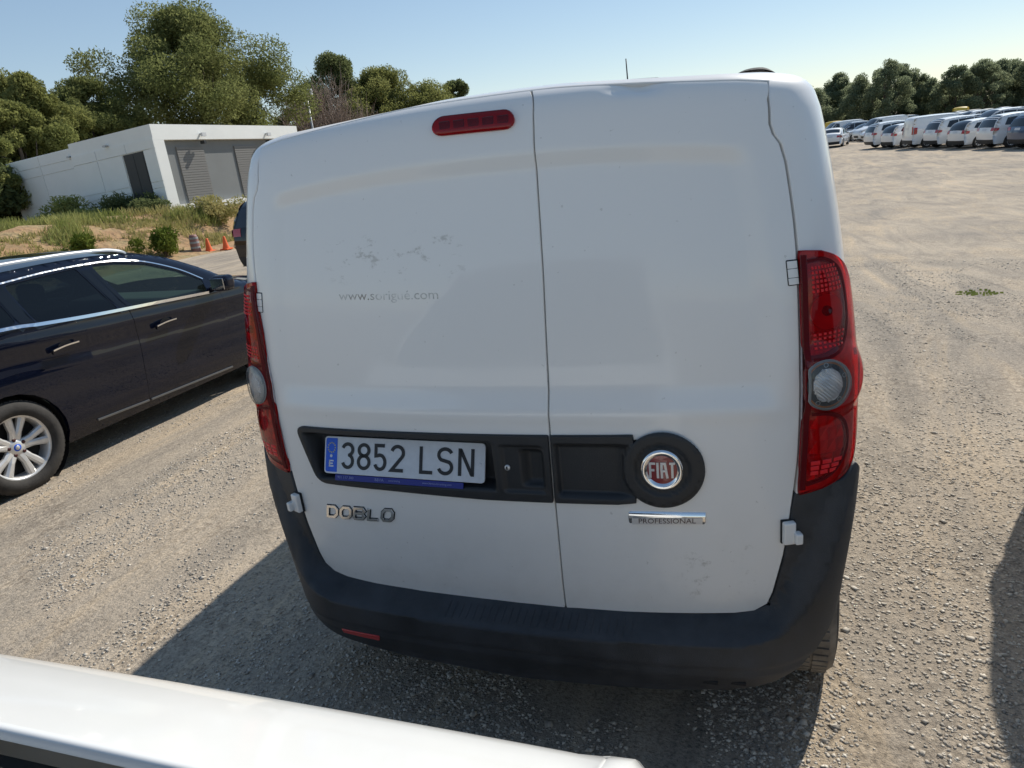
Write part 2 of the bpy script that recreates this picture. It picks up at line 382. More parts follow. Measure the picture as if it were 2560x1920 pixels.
def box_geo(cx, cy, cz, sx, sy, sz, M=None):
    V = [Vector((cx+a*sx/2, cy+b*sy/2, cz+c*sz/2)) for a in (-1, 1) for b in (-1, 1) for c in (-1, 1)]
    if M: V = [M @ v for v in V]
    return V, [(0, 1, 3, 2), (4, 6, 7, 5), (0, 4, 5, 1), (2, 3, 7, 6), (0, 2, 6, 4), (1, 5, 7, 3)]
def bevel_box(name, c, s, mat, parent=None, bev=0.004, seg=2, M=None):
    V, F = box_geo(0, 0, 0, *s); bm = bmesh.new(); vs_ = [bm.verts.new(v) for v in V]
    for f in F: bm.faces.new([vs_[i] for i in f])
    bmesh.ops.recalc_face_normals(bm, faces=bm.faces)
    if bev: bmesh.ops.bevel(bm, geom=bm.edges[:], offset=bev, segments=seg, affect='EDGES', profile=0.5)
    T = Matrix.Translation(Vector(c)) @ (M.to_4x4() if M else Matrix.Identity(4)); bmesh.ops.transform(bm, matrix=T, verts=bm.verts)
    me = bpy.data.meshes.new(name); bm.to_mesh(me); bm.free(); me.materials.append(MAT[mat])
    o = bpy.data.objects.new(name, me); COL.objects.link(o)
    if parent: o.parent = parent
    return o
def join_geo(parts):
    V = []; F = []
    for v, f in parts:
        b = len(V); V += list(v); F += [tuple(i+b for i in q) for q in f]
    return V, F
def tube_geo(pts, rad, seg=8, cap=True):
    P = [Vector(p) for p in pts]; V = []; F = []; n = len(P)
    for i, p in enumerate(P):
        t = (P[min(i+1, n-1)]-P[max(i-1, 0)]).normalized(); a = t.orthogonal().normalized() if i == 0 else (a-t*(a.dot(t))).normalized(); b = t.cross(a)
        r = rad[i] if isinstance(rad, (list, tuple)) else rad
        for k in range(seg): q = 2*math.pi*k/seg; V.append(p+a*math.cos(q)*r+b*math.sin(q)*r)
    for i in range(n-1):
        for k in range(seg): j = (k+1) % seg; F.append((i*seg+k, i*seg+j, (i+1)*seg+j, (i+1)*seg+k))
    if cap: F.append(tuple(range(seg))[::-1]); F.append(tuple((n-1)*seg+k for k in range(seg)))
    return V, F
def lathe_geo(prof, seg=32, axis='X'):
    # prof: (r, a) along axis
    V = []; F = []; n = len(prof)
    for k in range(seg):
        q = 2*math.pi*k/seg
        for r, a in prof:
            V.append(Vector((a, r*math.cos(q), r*math.sin(q))) if axis == 'X' else Vector((r*math.cos(q), r*math.sin(q), a)))
    for k in range(seg):
        j = (k+1) % seg
        for i in range(n-1): F.append((k*n+i, k*n+i+1, j*n+i+1, j*n+i))
    return V, F
def ribbon(name, lines, w, fmap, mat, parent=None, off=0.0006, thick=0.0, flip=1):
    """flat or raised strokes (lettering) laid on a surface"""
    e = 1e-4; V = []; F = []
    for ln in lines:
        P = [Vector(p) for p in ln]; n = len(P); closed = (P[0]-P[-1]).length < 1e-6
        if closed: P = P[:-1]; n -= 1
        L = []; R = []
        for i in range(n):
            if closed: d0 = (P[i]-P[i-1]).normalized(); d1 = (P[(i+1) % n]-P[i]).normalized()
            else: d0 = (P[i]-P[i-1]).normalized() if i else (P[1]-P[0]).normalized(); d1 = (P[i+1]-P[i]).normalized() if i < n-1 else d0
            t = (d0+d1); t = t.normalized() if t.length > 1e-6 else d0
            nn = Vector((-t.y, t.x)); c = max(0.35, nn.dot(Vector((-d0.y, d0.x))))
            ww = w if isinstance(w, (int, float)) else w
            L.append(P[i]+nn*ww/2/c); R.append(P[i]-nn*ww/2/c)
        b = len(V)
        for a_, b_ in zip(L, R):
            for q in (a_, b_):
                p = Vector(fmap(q.x, q.y)); nrm = (Vector(fmap(q.x+e, q.y))-Vector(fmap(q.x-e, q.y))).cross(Vector(fmap(q.x, q.y+e))-Vector(fmap(q.x, q.y-e))).normalized()*flip
                V.append(p+nrm*off); V.append(p+nrm*(off-max(thick, 1e-5)))
        m = n if closed else n-1
        for i in range(m):
            j = (i+1) % n; A, B = b+i*4, b+j*4
            F.append((A+2, B+2, B, A))
            if thick: F.append((A, B, B+1, A+1)); F.append((A+3, B+3, B+2, A+2))
        if thick and not closed:
            F.append((b+2, b, b+1, b+3)); z = b+(n-1)*4; F.append((z, z+2, z+3, z+1))
    if flip < 0: F = [f[::-1] for f in F]
    return mesh_obj(name, V, F, mat, parent, smooth=False)
def arc(cx, cy, rx, ry, a0, a1, n=10): return [(cx+rx*math.cos(math.radians(a0+(a1-a0)*i/n)), cy+ry*math.sin(math.radians(a0+(a1-a0)*i/n))) for i in range(n+1)]
def font_obj(name, txt, fmap, size, mat, parent, off=0.0008, sx=1.0, shear=0.0, align='CENTER'):
    c = bpy.data.curves.new('t', 'FONT'); c.body = txt; c.size = size; c.align_x = align; c.align_y = 'CENTER'; c.shear = shear; c.resolution_u = 3
    o = bpy.data.objects.new('t', c); COL.objects.link(o); bpy.context.view_layer.update()
    me = bpy.data.meshes.new_from_object(o.evaluated_get(bpy.context.evaluated_depsgraph_get())); bpy.data.objects.remove(o)
    V = [Vector(fmap(v.co.x*sx, v.co.y)) for v in me.vertices]; F = [tuple(p.vertices) for p in me.polygons]
    e = 1e-4; nrm = (Vector(fmap(e, 0))-Vector(fmap(-e, 0))).cross(Vector(fmap(0, e))-Vector(fmap(0, -e))).normalized()
    return mesh_obj(name, [v+nrm*off for v in V], F, mat, parent, smooth=False)
# ================================================================== SETTING
GR = [(2, 0), (6, -.07), (12, -.38), (20, -.80), (28, -1.10), (36, -1.22), (50, -1.27), (70, -1.42), (110, -1.9), (400, -4), (1500, -10)]
GL = [(2, 0), (6, -.05), (12, -.20), (22, -.44), (40, -.88), (70, -1.5), (110, -2.0), (400, -4), (1500, -10)]
def ground_z(x, y):
    w = sst(-9, 1.5, x)
    return sinterp(y, GR)*w+sinterp(y, GL)*(1-w)-.17*sst(1.5, 4.6, -x)
def make_ground():
    def axis(lo, hi, fine, g):
        a = [0.0]; st = fine
        while a[-1] < hi: a.append(a[-1]+st); st = fine if a[-1] < 7 else st*g
        b = [0.0]; st = fine
        while b[-1] > lo: b.append(b[-1]-st); st = fine if b[-1] > -7 else st*g
        return b[:0:-1]+a
    xs = axis(-900, 900, 0.16, 1.12); ys = axis(-300, 1500, 0.16, 1.12)
    rows = []
    for y in ys:
        r = []
        for x in xs:
            d = math.hypot(x, y); k = 1.0 if d < 25 else 25/d
            r.append((x, y, ground_z(x, y)+k*0.010*mnoise.noise((x*1.3, y*1.3, 0))+k*0.012*mnoise.noise((x*.35, y*.35, 3))-0.004))
        rows.append(r)
    g = grid_obj('ground', rows, 'gravel_ground'); tag(g, kind='structure')
make_ground()
# ================================================================== WHITE VAN
XS = [(.2, .825), (.5, .862), (.8, .892), (1.1, .894), (1.37, .868), (1.57, .842), (1.72, .816), (1.8, .802), (1.9, .786)]
YB = [(.2, 0.0), (.95, 0.0), (1.15, .008), (1.4, .03), (1.7, .075), (1.8, .095), (1.9, .115)]
ZR = 1.895; NE = 5.6
_tab = []; _s = 0
for _i in range(2001):
    _th = math.pi/2*_i/2000; _u = math.sin(_th)**(2/NE); _w = max(0, math.cos(_th))**(2/NE); _x = .86*_u; _y = .05*_u*_u+.3*(1-_w)
    if _i: _s += math.hypot(_x-_px, _y-_py)
    _tab.append((_s, _u, _w)); _px, _py = _x, _y
S90 = _tab[-1][0]; _ss = [t[0] for t in _tab]
def _uw(s):
    s = abs(s)
    if s >= S90: return 1., 0., s-S90
    i = max(1, bisect.bisect_right(_ss, s)); a = _tab[i-1]; b = _tab[min(i, 2000)]; t = (s-a[0])/(b[0]-a[0]+1e-12)
    return a[1]+(b[1]-a[1])*t, a[2]+(b[2]-a[2])*t, 0.
ZCAP = [(2.4, 1.6), (2.75, 1.54), (3.0, 1.38), (3.55, .93), (3.8, .85), (4.15, .72), (4.3, .55)]
def VM(s, z):
    u, w, e = _uw(s); v = max(0., min(1., (z-1.45)/(ZR-1.45))); q = v**12; a = (1-q)**(1/NE) if q < 1 else 0.
    x = (1 if s >= 0 else -1)*sinterp(z, XS)*u*a; uu = u*a; y = sinterp(z, YB)+.05*uu*uu+.3*(1-a*w)+e
    zz = z-.042*(x/.68)**2*q
    if y > 2.4:
        zz = .3+(zz-.3)*interp(y, ZCAP)/1.6 if zz > .3 else zz
        x *= 1-.10*sst(3.3, 4.4, y)
    return (x, y, zz)
def VN(s, z, off):
    e = 1e-3; p = Vector(VM(s, z)); n = (Vector(VM(s+e, z))-Vector(VM(s-e, z))).cross(Vector(VM(s, z+e))-Vector(VM(s, z-e))).normalized()
    return p+n*off
van = thing('cargo_van', 'white cargo van with split rear doors, filling the middle of the photo', 'van')
SEAM = [(.46, .137), (.65, .135), (.82, .134), (1.02, .137), (1.2, .144), (1.43, .154), (1.65, .158), (1.80, .162), (1.87, .175)]
def seam(z): return interp(z, SEAM)
DR = [(.363, .486), (.601, .496), (.652, .503), (.682, .524), (.692, .56), (.707, .674), (.715, .809), (.725, .936), (.734, 1.173), (.751, 1.433), (.753, 1.516), (.752, 1.650), (.746, 1.690), (.733, 1.712), (.729, 1.735), (.740, 1.79), (.766, 1.830), (.70, 1.842), (.5, 1.860), (.325, 1.870), (.25, 1.873)]
DL = [(-.25, 1.873), (-.325, 1.870), (-.5, 1.860), (-.70, 1.842), (-.768, 1.826), (-.752, 1.78), (-.743, 1.735), (-.748, 1.712), (-.764, 1.690), (-.772, 1.650), (-.772, 1.55), (-.757, 1.42), (-.735, 1.30), (-.718, 1.145), (-.715, 1.0), (-.710, .785), (-.704, .669), (-.691, .565), (-.680, .527), (-.650, .503), (-.601, .492), (-.331, .478), (-.033, .476)]
GAP = .0045
def dent(s, z): return .012*math.exp(-((s-.47)/.045)**2-((z-1.858)/.018)**2)+.004*math.exp(-((s-.40)/.03)**2-((z-1.85)/.012)**2)
def emboss(s, z):
    a = abs(s)
    top = 1.742-.050*(a/.72)**2.5; side = .715-.02*sst(1.2, 1.7, z)
    m = sst(1.085, 1.155, z)*(1-sst(top-.055, top, z))*(1-sst(side-.075, side, a))
    low = .006*(1-sst(.52, .80, z))*0
    waist = -.004*math.exp(-((z-1.075)/.022)**2)*(1-sst(.66, .73, a))
    tuck = .005*sst(.60, .47, z)**1.5
    return .0105*m+waist+tuck+low+.0012*math.sin(7*s+2)*math.sin(5*z)
def VD(s, z):
    x, y, zz = VM(s, z); d = emboss(s, z)+dent(s, z)
    return (x, y+d, zz-dent(s, z)*.6)
seamz = [.476+(1.874-.476)*i/24 for i in range(25)]
right_out = [(seam(z)+GAP, z) for z in reversed(seamz)]+DR
left_out = DL+[(seam(z)-GAP, z) for z in seamz]
door_l = panel('rear_door', left_out, VD, 'van_white_paint', van, h=.0125, depth=.03, bev=.003, holes=[[(-.633, 1.010), (.127, 1.0115), (.126, .835), (-.06, .835), (-.34, .843), (-.592, .848)]]); door_l['label'] = 'wide left rear door carrying the number plate'
door_r = panel('rear_door', right_out, VD, 'van_white_paint', van, h=.0125, depth=.03, bev=.003, holes=[[(.1475, 1.012), (.38, 1.010), (.38, .840), (.1455, .835)]]); door_r['label'] = 'narrow right rear door with round red badge'
# body shell: corner posts, flanks, roof
g = .0115
ap = []
for p in DL+[(seam(.474), .470)]+DR: ap.append(p)
cen = (0, 1.15)
ap = [(p[0]+(g if p[0] > 0 else -g)*(1 if abs(p[0]) > .6 else 0), p[1]+(.0045 if p[1] > 1.75 else (-.030 if p[1] < .56 else 0))) for p in ap]
def archpts(y0, zc, r, side):
    # notch along the lower edge, as (s, z)
    P = []
    for k in range(13):
        t = math.pi*k/12; P.append((y0-r*math.cos(t), zc+r*math.sin(t)))
    return [(side*(S90+(y-.35)), z) for y, z in P if z >= (.24 if y0 > 1 or y > .5 else .52)]
SE = S90+3.95
lo = [(-SE, .24)]
for pt in reversed(archpts(3.30, .31, .36, -1)): lo.append(pt)
for pt in reversed(archpts(.56, .31, .37, -1)): lo.append(pt)
lo += [(-.915, .50), (-.8, .42), (0, .34), (.8, .42), (.915, .50)]
lo += archpts(.56, .31, .37, 1)+archpts(3.30, .31, .36, 1)+[(SE, .24)]
body_out = lo+[(SE, 1.89495), (-SE, 1.89495)]
gs = sorted(set([round(x, 4) for x in list(np.arange(-S90, S90, .025))+list(np.arange(S90, SE, .09))+list(-np.arange(S90, SE, .09))]))
gz = list(np.arange(.26, 1.78, .03))+[1.80, 1.815, 1.83, 1.842, 1.852, 1.861, 1.869, 1.876, 1.882, 1.887, 1.890, 1.8925, 1.8940, 1.8947]
cap_rows = []
for i in range(12):
    y = .36+(3.45-.36)*i/11; row = []
    for j in range(13):
        x = -.42+.84*j/12; z = 1.8945-.042*(x/.68)**2
        if y > 2.4: z = .3+(z-.3)*interp(y, ZCAP)/1.6
        row.append((x, y, z-.002))
    cap_rows.append(row)
cv = [p for r in cap_rows for p in r]; cf = [(i*13+j, i*13+j+1, (i+1)*13+j+1, (i+1)*13+j) for i in range(11) for j in range(12)]
body = panel('body', body_out, VM, 'van_white_paint', van, h=.05, holes=[ap], pts=np.array([(a, b) for b in gz for a in gs]), depth=.03, bev=.003, extra=(cv, cf, [(0, 0, 1)]*len(cv)))
# dark jamb behind the shut lines, grey seal in the middle joint
jo = [(-.80, .46), (.80, .46), (.80, 1.84), (.5, 1.86), (-.5, 1.86), (-.80, 1.84)]
panel('door_jamb', jo, lambda s, z: VN(s, z, -.085), 'dark_gap', van, h=.06, rim=False)
sealpts = [(seam(z)-.0008, z) for z in seamz]+[(seam(z)+.0075, z) for z in reversed(seamz)]
panel('door_seal', sealpts, lambda s, z: Vector(VD(s, z))+Vector((0, .007, 0)), 'seal_grey', van, h=.03, rim=False)
# ---- black strip with plate recess
def fl(p): return VM(p[0], p[1])
SL = fillet([(-.645, 1.016), (-.10, 1.018), (seam(1.02)-.006, 1.019), (seam(.83)-.006, .827), (-.06, .826), (-.34, .834), (-.60, .838)], [.022, .3, .002, .002, .3, .3, .045])
def recess_l(s, z):
    # plate well, then the flat field with the grip on the right
    a = sst(-.628+.03*(1-(z-.84)/.17), -.588+.03*(1-(z-.84)/.17), s)*(1-sst(-.043, -.018, s)); b = sst(.846, .866, z)*(1-sst(.985, 1.004, z))
    w = a*b
    h2 = sst(-.005, .012, s)*sst(.850, .862, z)*(1-sst(.982, .994, z))*.010*(1-sst(.104, .120, s))
    gr = sst(.045, .075, s)*(1-sst(.100, .118, s))*sst(.862, .88, z)*(1-sst(.965, .98, z))*.022
    return -.010+w*.058+h2*(1-w)+gr
def VSL(s, z): x, y, zz = VM(s, z); return (x, y+recess_l(s, z), zz)
panel('trim_strip', SL, VSL, 'black_plastic', door_l, h=.008, depth=.02, bev=.003)
SR = [(seam(.83)+.005, .827), (.30, .829), (.345, .8345)]+arc(.415, .928, .098, .104, 222, 495, 40)+[(.345, 1.0215), (.30, 1.0205), (seam(1.02)+.005, 1.019)]
def recess_r(s, z):
    d = math.hypot((s-.414)/.098, (z-.93)/.104)
    boss = (1-sst(.60, .74, d))
    ch = sst(.143, .158, s)*(1-sst(.30, .36, s))*sst(.842, .858, z)*(1-sst(.985, 1.004, z))*.020
    ring = sst(.60, .72, d)*(1-sst(.93, 1.0, d))
    return -.010+ch*(1-sst(1.05, .95, d))-.004*ring*(1 if d < 1.2 else 0)+boss*.004
def VSR(s, z): x, y, zz = VM(s, z); return (x, y+recess_r(s, z), zz)
panel('trim_strip', SR, VSR, 'black_plastic', door_r, h=.008, depth=.02, bev=.003)
# lock barrel and grip lip
lv, lf = lathe_geo([(0, .004), (.0065, .004), (.0085, .002), (.0085, -.01)], 20, 'Z')
Mr = Matrix.Rotation(math.radians(90), 4, 'X'); lk = Vector(VSL(.013, .923))
mesh_obj('lock_barrel', [Mr @ v+lk for v in lv], lf, 'alloy', door_l); sv, sf = box_geo(lk.x, lk.y-.0045, lk.z, .0035, .002, .009); mesh_obj('key_slot', sv, sf, 'dark_gap', door_l)
# ---- number plate (own plane)
PC = Vector((-.322, .026, .925)); ti, ro = .373, .02
pu = Vector((math.cos(ro), -math.sin(ro)*math.sin(ti), -math.sin(ro)*math.cos(ti))).normalized(); pv = Vector((math.sin(ro), math.cos(ro)*math.sin(ti), math.cos(ro)*math.cos(ti))).normalized()
def PL(u, v): return PC+pu*u+pv*v
plate = panel('number_plate', fillet([(-.26, -.055), (.26, -.055), (.26, .055), (-.26, .055)], .011), PL, 'plate_white', van, h=.03, depth=.004, bev=.0012); plate['label'] = 'white number plate reading 3852 LSN'
panel('country_band', fillet([(-.256, -.051), (-.2165, -.051), (-.2165, .051), (-.256, .051)], [.008, .001, .001, .008]), lambda u, v: PL(u, v)+pu.cross(pv)*.0006, 'plate_blue', plate, h=.02, rim=False)
for k in range(12):
    a = 2*math.pi*k/12; cx, cy = -.236+.0125*math.cos(a), .022+.0145*math.sin(a)
    panel('star', [(cx+.0026*math.cos(q*1.2566+1.57), cy+.0026*math.sin(q*1.2566+1.57)) for q in range(5)], lambda u, v: PL(u, v)+pu.cross(pv)*.0011, 'star_yellow', plate, h=.01, rim=False)
panel('hologram_dot', arc(-.237, -.003, .0045, .0045, 0, 342, 19), lambda u, v: PL(u, v)+pu.cross(pv)*.0011, 'plate_white', plate, h=.01, rim=False)
ribbon('letter', [[(-.242, -.034), (-.242, -.016)], [(-.2445, -.0175), (-.2285, -.0175)], [(-.2445, -.0255), (-.2305, -.0255)], [(-.2445, -.0335), (-.2285, -.0335)]], .0042, PL, 'plate_white', plate, off=.0011)
def glyph(ch, x, w, h):
    y0, y1 = -h/2, h/2; r = w/2; cx = x+r
    if ch == '3': return [arc(cx, y1-h*.24, r, h*.24, 165, -70, 14)+arc(cx, y0+h*.27, r, h*.27, 70, -165, 14)]
    if ch == '8': return [arc(cx, y1-h*.235, r*.92, h*.235, 0, 360, 26), arc(cx, y0+h*.265, r, h*.265, 0, 360, 26)]
    if ch == '5': return [[(x+w*.95, y1), (x+w*.1, y1), (x+w*.1, y0+h*.56)]+arc(cx, y0+h*.30, r, h*.30, 115, -160, 16)]
    if ch == '2': return [arc(cx, y1-h*.27, r, h*.27, 165, -35, 12)+[(x, y0), (x+w, y0)]]
    if ch == 'L': return [[(x+.003, y1+.004), (x+.003, y0), (x+w, y0)]]
    if ch == 'S': return [arc(cx, y1-h*.25, r, h*.25, 20, 232, 14)+arc(cx, y0+h*.26, r, h*.26, 52, -165, 14)]
    if ch == 'N': return [[(x+.002, y0-.004), (x+.002, y1+.004)], [(x+.004, y1), (x+w-.004, y0)], [(x+w-.002, y0-.004), (x+w-.002, y1+.004)]]
for ch, x, w in (('3', -.197, .034), ('8', -.143, .036), ('5', -.088, .034), ('2', -.032, .038), ('L', .060, .040), ('S', .119, .041), ('N', .183, .043)):
    ribbon('digit' if ch.isdigit() else 'letter', glyph(ch, x, w, .070), .0105, PL, 'plate_black', plate, off=.0012)
sb = fillet([(-.222, -.075), (.196, -.075), (.196, -.0585), (-.222, -.0585)], .003)
stk = panel('dealer_strip', sb, lambda u, v: PL(u, v)-pu.cross(pv)*.001, 'sticker_blue', plate, h=.03, depth=.002, bev=.0008)
for t, x, sz in (('901 117 300', -.186, .011), ('BBVA', -.072, .0125), ('autorenting', -.022, .008), ('www.bbvaautorenting.com', .115, .0085)):
    font_obj('lettering', t, lambda u, v, x=x: PL(x+u, -.0662+v), sz, 'sticker_text', stk, off=.0004)
for u in (-.2475, .2475):
    rv, rf = lathe_geo([(0, .0022), (.003, .002), (.0052, .0012), (.0055, 0)], 14, 'Z'); R = Matrix((pu, pv, pu.cross(pv))).transposed()
    if u > 0: mesh_obj('rivet', [R @ v+PL(u, -.004) for v in rv], rf, 'plate_white', plate)
# ---- badge
EC = Vector(VSR(.414, .932))+Vector((0, -.004, 0))
def EM(u, v): return EC+Vector((u, .06*u-abs(u)*.0, v))
rprof = [(.037, .002), (.041, .0065), (.047, .009), (.052, .007), (.0545, .001), (.0545, -.006)]
rv, rf = lathe_geo(rprof, 56, 'Z'); badge = mesh_obj('round_badge', [EC+Vector((v.x, .06*v.x-v.z, v.y*1.06)) for v in rv], [f[::-1] for f in rf], 'chrome', door_r)
sq = [(.0405*math.copysign(abs(math.cos(t))**.72, math.cos(t)), .0425*math.copysign(abs(math.sin(t))**.72, math.sin(t))) for t in [2*math.pi*k/48 for k in range(48)]]
panel('badge_field', sq, lambda u, v: EM(u, v)+Vector((0, -.0045+1.6*(u*u+v*v), 0)), 'emblem_red', badge, h=.012, depth=.004, bev=.0008)
fh, fw = .043, .0135
FI = {'F': [[(0, -.5), (0, .5)], [(-.001/fh, .44), (fw/fh, .44)], [(0, .02), (fw*.8/fh, .02)]], 'I': [[(0, -.5), (0, .5)]], 'A': [[(0, -.5), (0, .44), (fw/fh*.62, .44), (fw/fh, -.5)], [(0, -.03), (fw/fh*.8, -.03)]], 'T': [[(0, .44), (fw/fh*1.05, .44)], [(fw/fh*.52, .5), (fw/fh*.52, -.5)]]}
for ch, x in (('F', -.0295), ('I', -.0105), ('A', -.0005), ('T', .0185)):
    ribbon('letter', [[(x+p[0]*fh, p[1]*fh) for p in l] for l in FI[ch]], .0058, lambda u, v: EM(u, v)+Vector((0, -.0045+1.6*(u*u+v*v), 0)), 'letter_silver', badge, off=.0022, thick=.002)
# ---- small lettering plates
def VDo(s, z, o):
    x, y, zz = VD(s, z); return Vector((x, y-o, zz))
pb = fillet([(.327, .766), (.515, .772), (.515, .809), (.327, .804)], .006)
pro = panel('model_strip', pb, lambda s, z: VDo(s, z, .006-.35*(z-.787)**2/.02), 'chrome', door_r, h=.006, depth=.008, bev=.002)
panel('strip_face', fillet([(.334, .769), (.509, .775), (.509, .793), (.334, .788)], .002), lambda s, z: VDo(s, z, .0072), 'letter_silver', pro, h=.02, rim=False)
font_obj('lettering', 'PROFESSIONAL', lambda u, v: VDo(.4215+u, .7815+.03*u+v, .0078), .0205, 'letter_dark', pro, off=.0002, sx=1.02)
def slant(lines, x, k=.30): return [[(-.601+x+p[0]+k*p[1], .716+p[1]-.004*(x+p[0])*0) for p in l] for l in lines]
W = .036; Hh = .036
dob = [(slant([[(0, 0), (0, Hh), (W*.72, Hh), (W, Hh*.72), (W, Hh*.3), (W*.72, 0), (0, 0)]], .0)), (slant([[(W*.25, Hh), (W*.8, Hh), (W, Hh*.75), (W, Hh*.25), (W*.75, 0), (W*.2, 0), (0, Hh*.25), (0, Hh*.72), (W*.25, Hh)]], .050)), (slant([[(0, 0), (0, Hh), (W*.8, Hh), (W, Hh*.75), (W*.8, Hh*.52), (.004, Hh*.52)], [(W*.8, Hh*.5), (W, Hh*.25), (W*.8, 0), (0, 0)]], .100)), (slant([[(0, Hh), (0, 0), (W*.95, 0)]], .151)), (slant([[(W*.25, Hh), (W*.8, Hh), (W, Hh*.75), (W, Hh*.25), (W*.75, 0), (W*.2, 0), (0, Hh*.25), (0, Hh*.72), (W*.25, Hh)]], .198))]
for ln in dob: ribbon('letter_edge', [[(p[0], p[1]+.012*((p[0]+.6)/.25)) for p in l] for l in ln], .0115, VD, 'black_plastic', door_l, off=.0015, thick=.002)
for ln in dob: ribbon('letter', [[(p[0], p[1]+.012*((p[0]+.6)/.25)) for p in l] for l in ln], .0078, VD, 'chrome', door_l, off=.006, thick=.006)
font_obj('faded_lettering', 'www.sorigué.com', lambda u, v: VDo(-.29+u, 1.404-.02*u+v, .0004), .036, 'glue_residue', door_l, off=.0002, sx=1.18)
# ---- high brake lamp
cap = arc(.088, .0, .028, .023, -90, 90, 10)+arc(-.092, .0, .028, .023, 90, 270, 10)
def BL(u, v): return Vector(VD(-.003+u, 1.8165-.02*u+v))
brake = panel('brake_lamp', cap, lambda u, v: BL(u, v)+Vector((0, -.004, 0)), 'tail_red', door_l, h=.02, depth=.006, bev=.001)
panel('lamp_lens', cap, lambda u, v: BL(u, v)+Vector((0, -.011+.004*(abs(v)/.023)**3, 0)), 'brake_lens', brake, h=.012, depth=.008, bev=.002)
for k in range(5): 
    c = BL(-.085+.0425*k, -.001); bevel_box('bulb_cell', (c.x, c.y-.0045, c.z), (.029, .004, .022), 'lamp_dark', brake, bev=.001, seg=1)
